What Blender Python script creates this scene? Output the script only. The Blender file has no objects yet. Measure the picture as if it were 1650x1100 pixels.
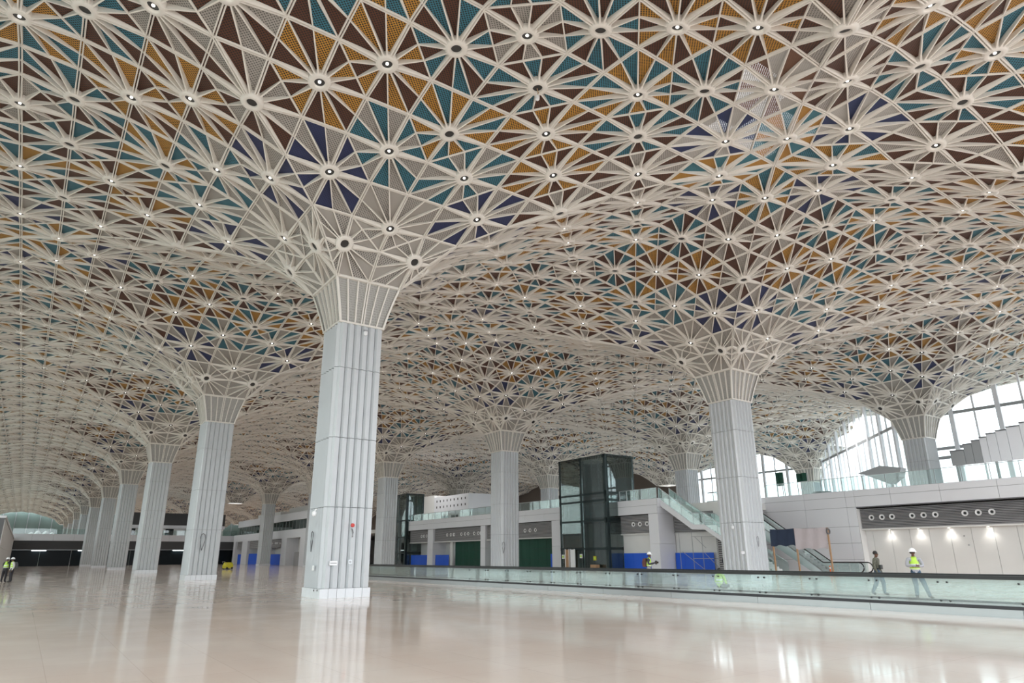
import bpy, math, random
import numpy as np
from mathutils import Vector, Matrix, Quaternion
random.seed(7)
scene = bpy.context.scene
COL = scene.collection

# ------------------------------------------------------------------ camera
FPX, PITCH, ROLL, YAW = 1069.08, 17.0278, 0.3515, -35.3466
CAM = Vector((-11.367, -29.438, 1.657))
PPX, PPY = 1.05, 17.19
cam_data = bpy.data.cameras.new('camera')
cam_data.sensor_fit = 'HORIZONTAL'
cam_data.sensor_width = 36.0
cam_data.lens = FPX / 1650 * 36.0
cam_data.shift_x = -PPX / 1650
cam_data.shift_y = PPY / 1650
cam_data.clip_end = 3000
cam = bpy.data.objects.new('camera', cam_data)
COL.objects.link(cam)
_a, _p, _r = (math.radians(v) for v in (YAW, PITCH, ROLL))
# axes in "azimuth" frame (X right, Y ahead, Z up) turned into the world, whose +Y is the long axis of the hall
def az(x, y, z):
    return Vector((x * math.cos(_a) - y * math.sin(_a), x * math.sin(_a) + y * math.cos(_a), z))
right0, up0, fwd = az(1, 0, 0), az(0, -math.sin(_p), math.cos(_p)), az(0, math.cos(_p), math.sin(_p))
right = right0 * math.cos(_r) - up0 * math.sin(_r)
up = right0 * math.sin(_r) + up0 * math.cos(_r)
M = Matrix((right, up, -fwd)).transposed().to_4x4()
M.translation = CAM
cam.matrix_world = M
scene.camera = cam

# ------------------------------------------------------------------ world, exposure
world = bpy.data.worlds.new('overcast_sky')
scene.world = world
world.use_nodes = True
wn = world.node_tree.nodes
wn['Background'].inputs[0].default_value = (0.90, 0.95, 1.0, 1)
wn['Background'].inputs[1].default_value = 2.3
scene.view_settings.view_transform = 'Standard'
scene.view_settings.look = 'None'
scene.view_settings.gamma = 1
scene.view_settings.use_curve_mapping = False
scene.view_settings.exposure = 0.82

# ------------------------------------------------------------------ materials
def mat(name, color, rough=0.5, metal=0.0, noise=0.0, nscale=3.0, spec=0.5):
    m = bpy.data.materials.new(name); m.use_nodes = True
    nt = m.node_tree; b = nt.nodes['Principled BSDF']
    b.inputs['Base Color'].default_value = (*color, 1)
    b.inputs['Roughness'].default_value = rough
    b.inputs['Metallic'].default_value = metal
    b.inputs['Specular IOR Level'].default_value = spec
    if noise > 0:
        g = nt.nodes.new('ShaderNodeNewGeometry'); t = nt.nodes.new('ShaderNodeTexNoise')
        t.inputs['Scale'].default_value = nscale; t.inputs['Detail'].default_value = 4
        nt.links.new(g.outputs['Position'], t.inputs['Vector'])
        r = nt.nodes.new('ShaderNodeMapRange')
        r.inputs['To Min'].default_value = 1 - noise; r.inputs['To Max'].default_value = 1 + noise
        nt.links.new(t.outputs['Fac'], r.inputs['Value'])
        mx = nt.nodes.new('ShaderNodeMix'); mx.data_type = 'RGBA'; mx.blend_type = 'MULTIPLY'
        mx.inputs['Factor'].default_value = 1
        mx.inputs['A'].default_value = (*color, 1)
        nt.links.new(r.outputs['Result'], mx.inputs['B'])
        nt.links.new(mx.outputs['Result'], b.inputs['Base Color'])
    return m

def perforated(name, color, hole=(0.01, 0.01, 0.01), see_through=False, pitch=0.085, rad=0.35):
    """sheet with a diagonal grid of round holes, laid out in plan"""
    m = bpy.data.materials.new(name); m.use_nodes = True
    nt = m.node_tree; b = nt.nodes['Principled BSDF']; L = nt.links.new
    b.inputs['Roughness'].default_value = 0.55
    g = nt.nodes.new('ShaderNodeNewGeometry'); mp = nt.nodes.new('ShaderNodeMapping')
    mp.inputs['Rotation'].default_value = (0, 0, math.radians(45))
    mp.inputs['Scale'].default_value = (1 / pitch, 1 / pitch, 0)
    L(g.outputs['Position'], mp.inputs['Vector'])
    fr = nt.nodes.new('ShaderNodeVectorMath'); fr.operation = 'FRACTION'; L(mp.outputs[0], fr.inputs[0])
    sb = nt.nodes.new('ShaderNodeVectorMath'); sb.operation = 'SUBTRACT'; L(fr.outputs[0], sb.inputs[0])
    sb.inputs[1].default_value = (0.5, 0.5, 0)
    ln = nt.nodes.new('ShaderNodeVectorMath'); ln.operation = 'LENGTH'; L(sb.outputs[0], ln.inputs[0])
    cp = nt.nodes.new('ShaderNodeMath'); cp.operation = 'LESS_THAN'; L(ln.outputs['Value'], cp.inputs[0])
    cp.inputs[1].default_value = rad
    if see_through:
        b.inputs['Base Color'].default_value = (*color, 1)
        tr = nt.nodes.new('ShaderNodeBsdfTransparent'); ms = nt.nodes.new('ShaderNodeMixShader')
        L(cp.outputs[0], ms.inputs[0]); L(b.outputs[0], ms.inputs[1]); L(tr.outputs[0], ms.inputs[2])
        L(ms.outputs[0], nt.nodes['Material Output'].inputs['Surface'])
    else:
        mx = nt.nodes.new('ShaderNodeMix'); mx.data_type = 'RGBA'
        mx.inputs['A'].default_value = (*color, 1); mx.inputs['B'].default_value = (*hole, 1)
        L(cp.outputs[0], mx.inputs['Factor']); L(mx.outputs['Result'], b.inputs['Base Color'])
    return m

def emit(name, color, strength):
    m = bpy.data.materials.new(name); m.use_nodes = True
    b = m.node_tree.nodes['Principled BSDF']
    b.inputs['Base Color'].default_value = (*color, 1)
    b.inputs['Emission Color'].default_value = (*color, 1)
    b.inputs['Emission Strength'].default_value = strength
    m.cycles.emission_sampling = 'NONE'
    return m

def glass(name, tint, gloss=0.12, opacity=0.12, body=(0.5, 0.6, 0.58), rough=0.02):
    """thin architectural glass: tinted see-through, some milky body, mirror reflections by fresnel"""
    m = bpy.data.materials.new(name); m.use_nodes = True
    nt = m.node_tree; L = nt.links.new
    nt.nodes.remove(nt.nodes['Principled BSDF'])
    tr = nt.nodes.new('ShaderNodeBsdfTransparent'); tr.inputs[0].default_value = (*tint, 1)
    df = nt.nodes.new('ShaderNodeBsdfDiffuse'); df.inputs[0].default_value = (*body, 1)
    gl = nt.nodes.new('ShaderNodeBsdfGlossy'); gl.inputs['Roughness'].default_value = rough
    lw = nt.nodes.new('ShaderNodeLayerWeight'); lw.inputs['Blend'].default_value = 0.35
    mr = nt.nodes.new('ShaderNodeMapRange'); mr.inputs['To Min'].default_value = gloss * 0.5; mr.inputs['To Max'].default_value = min(1, gloss * 5)
    L(lw.outputs['Fresnel'], mr.inputs['Value'])
    m1 = nt.nodes.new('ShaderNodeMixShader'); m1.inputs[0].default_value = opacity
    L(tr.outputs[0], m1.inputs[1]); L(df.outputs[0], m1.inputs[2])
    m2 = nt.nodes.new('ShaderNodeMixShader'); L(mr.outputs[0], m2.inputs[0]); L(m1.outputs[0], m2.inputs[1]); L(gl.outputs[0], m2.inputs[2])
    L(m2.outputs[0], nt.nodes['Material Output'].inputs['Surface'])
    return m

def floor_mat():
    m = mat('polished_floor', (0.52, 0.43, 0.37), 0.1)
    nt = m.node_tree; b = nt.nodes['Principled BSDF']; L = nt.links.new
    g = nt.nodes.new('ShaderNodeNewGeometry')
    n1 = nt.nodes.new('ShaderNodeTexNoise'); n1.inputs['Scale'].default_value = 0.35; n1.inputs['Detail'].default_value = 6
    mp = nt.nodes.new('ShaderNodeMapping'); mp.inputs['Scale'].default_value = (1, 0.35, 1); mp.inputs['Rotation'].default_value = (0, 0, 0.5)
    L(g.outputs['Position'], mp.inputs[0]); L(mp.outputs[0], n1.inputs['Vector'])
    cr = nt.nodes.new('ShaderNodeValToRGB')
    cr.color_ramp.elements[0].position = 0.32; cr.color_ramp.elements[0].color = (0.70, 0.575, 0.50, 1)
    cr.color_ramp.elements[1].position = 0.70; cr.color_ramp.elements[1].color = (0.79, 0.71, 0.65, 1)
    L(n1.outputs['Fac'], cr.inputs['Fac'])
    br = nt.nodes.new('ShaderNodeTexBrick')       # joints of the large tiles, barely visible
    br.offset = 0.0; br.inputs['Scale'].default_value = 1.0
    br.inputs['Brick Width'].default_value = 1.2; br.inputs['Row Height'].default_value = 1.2
    br.inputs['Mortar Size'].default_value = 0.006
    br.inputs['Color1'].default_value = (1, 1, 1, 1); br.inputs['Color2'].default_value = (0.975, 0.97, 0.965, 1)
    br.inputs['Mortar'].default_value = (0.86, 0.85, 0.84, 1)
    L(g.outputs['Position'], br.inputs['Vector'])
    mx = nt.nodes.new('ShaderNodeMix'); mx.data_type = 'RGBA'; mx.blend_type = 'MULTIPLY'; mx.inputs['Factor'].default_value = 1
    L(cr.outputs['Color'], mx.inputs['A']); L(br.outputs['Color'], mx.inputs['B']); L(mx.outputs['Result'], b.inputs['Base Color'])
    n2 = nt.nodes.new('ShaderNodeTexNoise'); n2.inputs['Scale'].default_value = 0.8; n2.inputs['Detail'].default_value = 5
    L(g.outputs['Position'], n2.inputs['Vector'])
    mr = nt.nodes.new('ShaderNodeMapRange'); mr.inputs['From Min'].default_value = 0.3; mr.inputs['From Max'].default_value = 0.75
    mr.inputs['To Min'].default_value = 0.055; mr.inputs['To Max'].default_value = 0.14
    L(n2.outputs['Fac'], mr.inputs['Value']); L(mr.outputs[0], b.inputs['Roughness'])
    b.inputs['Specular IOR Level'].default_value = 0.2
    return m

MT = {
    'rib': mat('rib_white', (0.80, 0.76, 0.70), 0.45),
    'ring': mat('hub_ring_white', (0.78, 0.745, 0.69), 0.4),
    'brown': perforated('panel_brown', (0.105, 0.034, 0.015)),
    'ochre': perforated('panel_ochre', (0.50, 0.25, 0.035)),
    'teal': perforated('panel_teal', (0.04, 0.19, 0.26)),
    'navy': perforated('panel_navy', (0.022, 0.032, 0.105), (0.015, 0.02, 0.06)),
    'white': perforated('panel_pale', (0.38, 0.355, 0.325), (0.10, 0.095, 0.09), rad=0.30),
    'pale2': mat('panel_pale_solid', (0.36, 0.335, 0.305), 0.5),
    'dark': mat('lamp_recess_dark', (0.035, 0.035, 0.035), 0.35),
    'lamp': emit('lamp_lens', (1.0, 0.96, 0.88), 2.8),
    'clad': mat('column_cladding', (0.58, 0.605, 0.625), 0.38, 0.0, 0.04, 0.8),
    'core': mat('column_core', (0.30, 0.31, 0.32), 0.6),
    'plinth': mat('plinth_pale', (0.72, 0.74, 0.77), 0.3, 0, 0.03, 2),
    'mesh': perforated('capital_mesh', (0.50, 0.49, 0.46), (0.22, 0.21, 0.2), pitch=0.04),
    'floor': floor_mat(),
    'white_panel': mat('white_wall_panel', (0.74, 0.745, 0.78), 0.3, 0, 0.03, 0.5),
    'white_soft': mat('white_plaster', (0.72, 0.715, 0.70), 0.6, 0, 0.04, 1.0),
    'joint': mat('joint_grey', (0.16, 0.16, 0.17), 0.7),
    'louver': mat('louver_grey', (0.38, 0.37, 0.375), 0.45),
    'louver_back': mat('louver_shadow', (0.05, 0.05, 0.055), 0.7),
    'black': mat('black_rubber', (0.012, 0.012, 0.013), 0.35),
    'steel': mat('brushed_steel', (0.42, 0.43, 0.44), 0.3, 0.85),
    'steel_dark': mat('dark_green_steel', (0.018, 0.032, 0.033), 0.35, 0.3),
    'steel_mid': mat('grey_paint_steel', (0.33, 0.34, 0.35), 0.45),
    'glass': glass('clear_glass', (0.88, 0.95, 0.94), 0.08, 0.04, (0.7, 0.8, 0.78)),
    'glass_walk': glass('walkway_glass', (0.90, 0.955, 0.95), 0.10, 0.055, (0.80, 0.87, 0.86)),
    'glass_dark': glass('tinted_glass', (0.60, 0.70, 0.69), 0.16, 0.05, (0.15, 0.2, 0.2)),
    'glass_facade': glass('facade_glass', (0.93, 0.97, 0.97), 0.08, 0.03),
    'glass_green': glass('green_glass', (0.45, 0.62, 0.57), 0.14, 0.12, (0.25, 0.33, 0.31)),
    'blue': mat('blue_hoarding', (0.012, 0.10, 0.62), 0.55, 0, 0.06, 1.5),
    'green': mat('green_netting', (0.0, 0.055, 0.032), 0.6, 0, 0.25, 0.6),
    'beam': mat('dark_beam', (0.055, 0.055, 0.058), 0.5),
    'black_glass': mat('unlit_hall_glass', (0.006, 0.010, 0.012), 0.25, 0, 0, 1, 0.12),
    'ground': mat('outdoor_concrete', (0.36, 0.35, 0.33), 0.8, 0, 0.1, 0.05),
    'cloth_dark': mat('navy_tarpaulin', (0.02, 0.035, 0.075), 0.7, 0, 0.15, 3),
    'cloth_pink': mat('pale_pink_sheet', (0.56, 0.50, 0.52), 0.7, 0, 0.08, 3),
    'end_glass': mat('end_wall_glass', (0.16, 0.22, 0.20), 0.15, 0, 0.3, 0.15),
    'back_wall': mat('dim_back_wall', (0.16, 0.13, 0.11), 0.7, 0, 0.15, 0.2),
    'glass_left': glass('unseen_left_tint_glass', (0.84, 0.88, 0.85), 0.10, 0.04, (0.4, 0.44, 0.42)),
    'timber': mat('raw_timber', (0.42, 0.26, 0.15), 0.7, 0, 0.15, 6),
    'cardboard': mat('cardboard', (0.40, 0.25, 0.14), 0.8, 0, 0.1, 5),
    'yellow': mat('yellow_paint', (0.55, 0.50, 0.03), 0.5, 0, 0.1, 5),
    'grey_green': mat('grey_green_paint', (0.22, 0.29, 0.25), 0.5, 0, 0.1, 5),
    'red': mat('red_plastic', (0.55, 0.04, 0.03), 0.4),
    'orange': mat('orange_plastic', (0.75, 0.16, 0.04), 0.5),
    'label_white': mat('white_label', (0.85, 0.85, 0.86), 0.4),
    'screen_white': emit('lit_strip', (0.95, 0.98, 1.0), 5.0),
    'downlight': emit('downlight_lens', (1.0, 0.95, 0.88), 18.0),
    'skin_brown': mat('skin', (0.14, 0.065, 0.04), 0.55),
    'hair': mat('black_hair', (0.012, 0.010, 0.009), 0.6),
    'vest': mat('hi_vis_vest', (0.48, 0.74, 0.08), 0.6),
    'reflect': mat('reflective_tape', (0.75, 0.80, 0.70), 0.4),
    'helmet': mat('white_helmet', (0.85, 0.85, 0.86), 0.3),
    'jeans': mat('blue_jeans', (0.04, 0.075, 0.125), 0.8, 0, 0.15, 12),
    'trousers_dark': mat('dark_trousers', (0.025, 0.022, 0.028), 0.8),
    'shirt_grey': mat('grey_shirt', (0.36, 0.36, 0.39), 0.8),
    'shirt_dark': mat('dark_shirt', (0.03, 0.032, 0.045), 0.8),
    'shirt_white': mat('white_shirt', (0.62, 0.60, 0.57), 0.8),
    'camo': mat('mottled_fatigues', (0.10, 0.10, 0.075), 0.8, 0, 0.9, 14),
    'shoe': mat('dark_shoes', (0.02, 0.018, 0.017), 0.5),
    'backpack': mat('brown_backpack', (0.10, 0.035, 0.025), 0.7),
}

# ------------------------------------------------------------------ mesh helpers
class MB:
    def __init__(s): s.v = []; s.f = []; s.mi = []; s.m = []
    def mid(s, m):
        if m not in s.m: s.m.append(m)
        return s.m.index(m)
    def poly(s, pts, faces, m):
        k = len(s.v); s.v += [tuple(p) for p in pts]; i = s.mid(m)
        for f in faces: s.f.append(tuple(k + j for j in f)); s.mi.append(i)
        return s
    def box(s, x0, x1, y0, y1, z0, z1, m):
        return s.poly([(x0, y0, z0), (x1, y0, z0), (x1, y1, z0), (x0, y1, z0), (x0, y0, z1), (x1, y0, z1), (x1, y1, z1), (x0, y1, z1)],
                      [(0, 3, 2, 1), (4, 5, 6, 7), (0, 1, 5, 4), (1, 2, 6, 5), (2, 3, 7, 6), (3, 0, 4, 7)], m)
    def bar(s, a, b, w, h, m, upv=(0, 0, 1)):
        a, b = Vector(a), Vector(b); d = (b - a).normalized(); u = Vector(upv)
        t = d.cross(u)
        if t.length < 1e-4: t = d.cross(Vector((1, 0, 0)))
        t.normalize(); u = t.cross(d).normalized()
        pts = [p + t * sx * w / 2 + u * sz * h / 2 for p in (a, b) for sx, sz in ((-1, -1), (1, -1), (1, 1), (-1, 1))]
        return s.poly(pts, [(0, 1, 2, 3), (7, 6, 5, 4), (0, 4, 5, 1), (1, 5, 6, 2), (2, 6, 7, 3), (3, 7, 4, 0)], m)
    def tube(s, pts, r, m, n=8):
        pts = [Vector(p) for p in pts]; rings = []
        for i, p in enumerate(pts):
            d = (pts[min(i + 1, len(pts) - 1)] - pts[max(i - 1, 0)]).normalized()
            t = d.cross(Vector((0, 0, 1)))
            if t.length < 1e-3: t = d.cross(Vector((1, 0, 0)))
            t.normalize(); u = t.cross(d)
            rr = r[i] if isinstance(r, (list, tuple)) else r
            rings.append([p + (t * math.cos(2 * math.pi * k / n) + u * math.sin(2 * math.pi * k / n)) * rr for k in range(n)])
        vs = [q for R in rings for q in R]
        fs = [(i * n + k, i * n + (k + 1) % n, (i + 1) * n + (k + 1) % n, (i + 1) * n + k) for i in range(len(pts) - 1) for k in range(n)]
        fs += [tuple(range(n - 1, -1, -1)), tuple((len(pts) - 1) * n + k for k in range(n))]
        return s.poly(vs, fs, m)
    def lathe(s, prof, m, n=16, c=(0, 0, 0), axis='z', cap=True):
        """profile of (radius, height)"""
        vs = []
        for r, h in prof:
            for k in range(n):
                a = 2 * math.pi * k / n; x, y = r * math.cos(a), r * math.sin(a)
                q = {'z': (x, y, h), 'x': (h, x, y), 'y': (y, h, x)}[axis]
                vs.append((q[0] + c[0], q[1] + c[1], q[2] + c[2]))
        fs = [(i * n + k, i * n + (k + 1) % n, (i + 1) * n + (k + 1) % n, (i + 1) * n + k) for i in range(len(prof) - 1) for k in range(n)]
        if cap: fs += [tuple(range(n - 1, -1, -1)), tuple((len(prof) - 1) * n + k for k in range(n))]
        return s.poly(vs, fs, m)
    def prism(s, prof, axis, a0, a1, m):
        """closed 2-D outline pushed along an axis: 'x' -> prof is (y,z), 'y' -> (x,z), 'z' -> (x,y)"""
        n = len(prof)
        def P(p, a): return {'x': (a, p[0], p[1]), 'y': (p[0], a, p[1]), 'z': (p[0], p[1], a)}[axis]
        vs = [P(p, a0) for p in prof] + [P(p, a1) for p in prof]
        fs = [tuple(range(n)), tuple(range(2 * n - 1, n - 1, -1))] + [(k, n + k, n + (k + 1) % n, (k + 1) % n) for k in range(n)]
        return s.poly(vs, fs, m)
    def mesh(s, name, smooth=False):
        me = bpy.data.meshes.new(name); me.from_pydata(s.v, [], s.f)
        for m in s.m: me.materials.append(MT[m])
        me.polygons.foreach_set('material_index', s.mi)
        if smooth: me.polygons.foreach_set('use_smooth', [True] * len(s.f))
        me.update(); return me
    def build(s, name, parent=None, loc=None, smooth=False):
        return link(name, s.mesh(name, smooth), parent, loc)

def link(name, data, parent=None, loc=None, rot=None):
    o = bpy.data.objects.new(name, data); COL.objects.link(o)
    if parent is not None: o.parent = parent
    if loc is not None: o.location = loc
    if rot is not None: o.rotation_euler = rot
    return o
def tag(o, label, cat, group=None):
    o['label'] = label; o['category'] = cat
    if group: o['group'] = group
    return o
def thing(name, label, cat, loc=(0, 0, 0), group=None, rotz=0):
    return tag(link(name, None, None, loc, (0, 0, rotz)), label, cat, group)
def struct(o):
    o['kind'] = 'structure'; return o
def np_mesh(name, verts, faces_n, loops, mats, mat_idx):
    """big mesh from numpy arrays: faces_n corner counts, loops flat vertex indices"""
    me = bpy.data.meshes.new(name)
    me.vertices.add(len(verts)); me.vertices.foreach_set('co', np.asarray(verts, np.float32).ravel())
    me.loops.add(len(loops)); me.loops.foreach_set('vertex_index', np.asarray(loops, np.int32))
    me.polygons.add(len(faces_n)); ls = np.concatenate(([0], np.cumsum(faces_n)[:-1])).astype(np.int32)
    me.polygons.foreach_set('loop_start', ls)
    for m in mats: me.materials.append(MT[m])
    me.polygons.foreach_set('material_index', np.asarray(mat_idx, np.int32))
    me.update(calc_edges=True); me.validate(); return me
def in_frame(p, margin=30):
    d = Vector(p) - CAM; f = d.dot(fwd)
    if f < 0.5: return False
    x = 826 + FPX * d.dot(right) / f; y = 567 - FPX * d.dot(up) / f
    return -margin < x < 1650 + margin and -margin < y < 1100 + margin

# ------------------------------------------------------------------ floor and ground
S = 28.8; U = S / 16
fl = struct(MB().box(-26.5, 92, -60, 310, -0.3, 0, 'floor').build('floor'))
g = MB().box(-900, 1200, -900, 1300, -0.9, -0.35, 'ground').build('ground'); g['kind'] = 'structure'

# ------------------------------------------------------------------ vaulted ceiling
# Lattice of nodes (l, m) around every column: m counts rows outwards from the capital (1..9), l sideways;
# every third node carries a rosette hub, neighbouring sectors meet on the diagonals of the bay.
ZS = [0, 14.17, 15.36, 16.26, 17.06, 17.75, 18.27, 18.69, 18.98, 19.14]
AR = 1.587
RR = [0, AR / U, 1.46, 2, 3, 4, 5, 6, 7, 8]
LMAX = [0, 1, 2, 2, 3, 4, 5, 6, 7, 8]
XL = {(1, 1): AR / U, (1, 2): 0.98, (2, 2): 1.46}
HUE = {(1, 2): ('pale2', 'white'), (0, 3): ('white', 'pale2'), (2, 4): ('navy', 'white'), (1, 5): ('teal', 'white'), (4, 5): ('brown', 'white'),
       (0, 6): ('teal', 'ochre'), (3, 6): ('brown', 'ochre'), (2, 7): ('brown', 'ochre'), (5, 7): ('brown', 'white'), (1, 8): ('brown', 'teal'),
       (4, 8): ('brown', 'teal'), (7, 8): ('ochre', 'teal'), (0, 9): ('brown', 'white'), (3, 9): ('ochre', 'teal'), (6, 9): ('white', 'navy')}
UNLIT = {(1, 2), (4, 5), (0, 6), (1, 8), (4, 8)}
SYM = [((1, 0), (0, 1)), ((-1, 0), (0, 1)), ((1, 0), (0, -1)), ((-1, 0), (0, -1)), ((0, 1), (1, 0)), ((0, -1), (1, 0)), ((0, 1), (-1, 0)), ((0, -1), (-1, 0))]
hubs = {}      # key -> dict(pos, kind, edges=[(p1,p2,axis1,axis2)])
rails = {}     # key -> (p, q, p_is_hub, q_is_hub, double)
def ceil_slope(m):
    a, b = max(1, m - 1), min(9, m + 1)
    return (ZS[b] - ZS[a]) / ((RR[b] - RR[a]) * U) if m < 9 else 0.0
def outside(x, y): return (x > 66.5 and y < 3) or (x - y > 61.5 and y >= 3 and y < 31)
def key(p): return (round(p[0] * 50), round(p[1] * 50))
XMIN, XMAX, YMIN, YMAX = -26.0, 96.0, -42.0, 296.0
def add_rail(p, q, hp, hq, dbl):
    mx, my = (p[0] + q[0]) / 2, (p[1] + q[1]) / 2
    if not (XMIN < mx < XMAX and YMIN < my < YMAX) or outside(mx, my): return
    k = tuple(sorted((key(p), key(q))))
    if k not in rails: rails[k] = (p, q, hp, hq, dbl)
for ci in range(-1, 4):
    for cj in range(-1, 11):
        cx, cy = ci * S, cj * S
        if cx + 14.4 < XMIN or cx - 14.4 > XMAX or cy - 14.4 > YMAX: continue
        for ex, ey in SYM:
            def node(l, m):
                x = XL.get((l, m), l) * U; y = RR[m] * U
                return (cx + ex[0] * x + ey[0] * y, cy + ex[1] * x + ey[1] * y, ZS[m])
            def hub(l, m, pts, axes):
                p = node(l, m); k = key(p)
                if not (XMIN < p[0] < XMAX and YMIN < p[1] < YMAX) or outside(p[0], p[1]): return
                if k not in hubs: hubs[k] = dict(pos=p, kind=(l, m), edges=[], nrm=Vector((0, 0, 0)))
                h = hubs[k]; s = ceil_slope(m)
                h['nrm'] += Vector((-ey[0] * s, -ey[1] * s, 1.0)).normalized()
                for i in range(len(pts) - 1): h['edges'].append((pts[i], pts[i + 1], axes[i], axes[i + 1]))
            def mid(p, q, t=0.5): return tuple(p[i] + (q[i] - p[i]) * t for i in range(3))
            ish = lambda l, m: (l + m) % 3 == 0
            for m in range(1, 9):
                for l in range(0, 9):
                    A = (l, m); B = (l + 1, m); Cc = (l + 1, m + 1); D = (l, m + 1)
                    if l > LMAX[m] or l + 1 > LMAX[m + 1]: continue
                    a, c, d = node(*A), node(*Cc), node(*D); s = (l + m) % 3
                    full = l + 1 <= LMAX[m]
                    add_rail(a, d, ish(*A), ish(*D), True); add_rail(d, c, ish(*D), ish(*Cc), True)
                    if full:
                        b = node(*B)
                        add_rail(a, b, ish(*A), ish(*B), True); add_rail(b, c, ish(*B), ish(*Cc), True)
                        if s == 0: hub(*A, [b, mid(b, c), c, mid(c, d), d], [1, 0, 0, 0, 1])
                        elif s == 1: hub(*Cc, [b, mid(b, a), a, mid(a, d), d], [1, 0, 0, 0, 1])
                        else:
                            q1, q2 = mid(a, c, 0.36), mid(a, c, 0.64)
                            hub(*B, [a, q1, q2, c], [1, 0, 0, 1]); hub(*D, [a, q1, q2, c], [1, 0, 0, 1])
                            add_rail(a, c, False, False, False)
                    else:
                        if s == 0: hub(*A, [c, mid(c, d), d], [1, 0, 1]); add_rail(a, c, True, False, True)
                        elif s == 1: hub(*Cc, [a, mid(a, d), d], [1, 0, 1]); add_rail(a, c, False, True, True)
                        else:
                            hub(*D, [a, mid(a, c, 0.36), mid(a, c, 0.64), c], [1, 0, 0, 1]); add_rail(a, c, False, False, False)

RING_R = 0.42; DROP = 0.28
def rosette_geometry(h):
    """returns ribs [8 verts], panels [3 verts, hue] in world space"""
    P = Vector(h['pos']); n = h['nrm'].normalized(); H = P - n * DROP
    tri = []
    for p1, p2, a1, a2 in h['edges']:
        mx = ((p1[0] + p2[0]) / 2 - P.x, (p1[1] + p2[1]) / 2 - P.y)
        cr = (p1[0] - P.x) * (p2[1] - P.y) - (p1[1] - P.y) * (p2[0] - P.x)
        if cr < 0: p1, p2, a1, a2 = p2, p1, a2, a1
        tri.append((math.atan2(mx[1], mx[0]), p1, p2, a1, a2))
    tri.sort(key=lambda t: t[0])
    hue = HUE[h['kind']]
    panels = [((tuple(P), t[2], t[1]), hue[i % 2]) for i, t in enumerate(tri)]
    ends = {}
    for t in tri:
        for p, a in ((t[1], t[3]), (t[2], t[4])):
            if not a: ends[(round(p[0], 2), round(p[1], 2))] = p
    ribs = []
    for p in ends.values():
        E = Vector(p); d = (E - P); ln = d.length; d /= ln
        t = d.cross(n).normalized(); w0, w1 = 0.028, 0.021
        I = P + d * 0.36
        di, do = n * (DROP - 0.03), n * 0.055
        ribs.append([I - t * w0, I + t * w0, I + t * w0 - di, I - t * w0 - di, E - t * w1, E + t * w1, E + t * w1 - do, E - t * w1 - do])
    return H, n, ribs, panels
RIBF = [(0, 4, 5, 1), (1, 5, 6, 2), (2, 6, 7, 3), (3, 7, 4, 0), (0, 1, 2, 3), (7, 6, 5, 4)]

# choose the rosettes that show largest: they become parts of their own
cand = []
for k, h in hubs.items():
    if len(h['edges']) < 10: continue
    if in_frame(h['pos'], 40):
        d = (Vector(h['pos']) - CAM); cand.append((d.length / max(0.12, abs(d.normalized().z)) ** 0.5, k))
cand.sort()
near = {k for _, k in cand[:300]}
split = {k for _, k in cand[:230]}

# rails: the double T-lines of the lattice, one joined part
rv, rl = [], []
for p, q, hp, hq, dbl in rails.values():
    A, B = Vector(p), Vector(q); d = (B - A).normalized(); n = Vector((0, 0, 1)); t = d.cross(n).normalized(); n = t.cross(d)
    a = A + d * 0.36 if hp else A; b = B - d * 0.36 if hq else B
    da = DROP - 0.03 if hp else 0.075; db = DROP - 0.03 if hq else 0.075
    for off, w in (((-0.045, 0.022), (0.045, 0.022)) if dbl else ((0.0, 0.024),)):
        k = len(rv)
        for P_, dd in ((a, da), (b, db)):
            for sx, dz in ((-1, 0.0), (1, 0.0), (1, -dd), (-1, -dd)):
                rv.append(P_ + t * (off + sx * w) + n * dz)
        for f in RIBF[1:4]: rl += [k + i for i in f]
ceiling = struct(link('ceiling', np_mesh('ceiling', rv, [4] * (len(rl) // 4), rl, ['rib'], [0] * (len(rl) // 4))))

# hub ring shape in its own frame (normal = +z, open face looks to -z)
def ring_mb(n=16):
    return MB().lathe([(0.19, 0.10), (0.195, 0.01), (0.23, -0.02), (0.35, 0.0), (RING_R, 0.06), (0.38, 0.32)], 'ring', n, cap=False).poly(
        [(0.193 * math.cos(2 * math.pi * k / n), 0.193 * math.sin(2 * math.pi * k / n), 0.09) for k in range(n)], [tuple(range(n))], 'dark')
ring_me = ring_mb(16).mesh('hub_ring', True)
lamp_me = MB().lathe([(0.0, 0.05), (0.04, 0.045), (0.055, 0.06), (0.055, 0.085)], 'lamp', 10, cap=False).mesh('downlight')
SKY = Vector((11.6, -16.0)); SKY2 = Vector((-14.4, 9.2))
for nm in ('brown', 'ochre', 'teal', 'navy', 'white'):
    c0 = {'brown': (0.2, 0.1, 0.06), 'ochre': (0.46, 0.24, 0.05), 'teal': (0.06, 0.2, 0.25), 'navy': (0.03, 0.045, 0.13), 'white': (0.5, 0.48, 0.45)}[nm]
    MT[nm + '_open'] = perforated('open_' + nm, c0, see_through=True, pitch=0.075, rad=0.30)
cache = {}
HUB_FILL = 800
far_v, far_n, far_l, far_m = [], [], [], []
FM = ['rib', 'brown', 'ochre', 'teal', 'navy', 'white', 'pale2', 'ring', 'dark', 'lamp']
def fadd(vs, faces, m):
    k = len(far_v); far_v.extend(vs); mi = FM.index(m)
    for f in faces: far_n.append(len(f)); far_l.extend([k + i for i in f]); far_m.append(mi)
n_ros = 0
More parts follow.
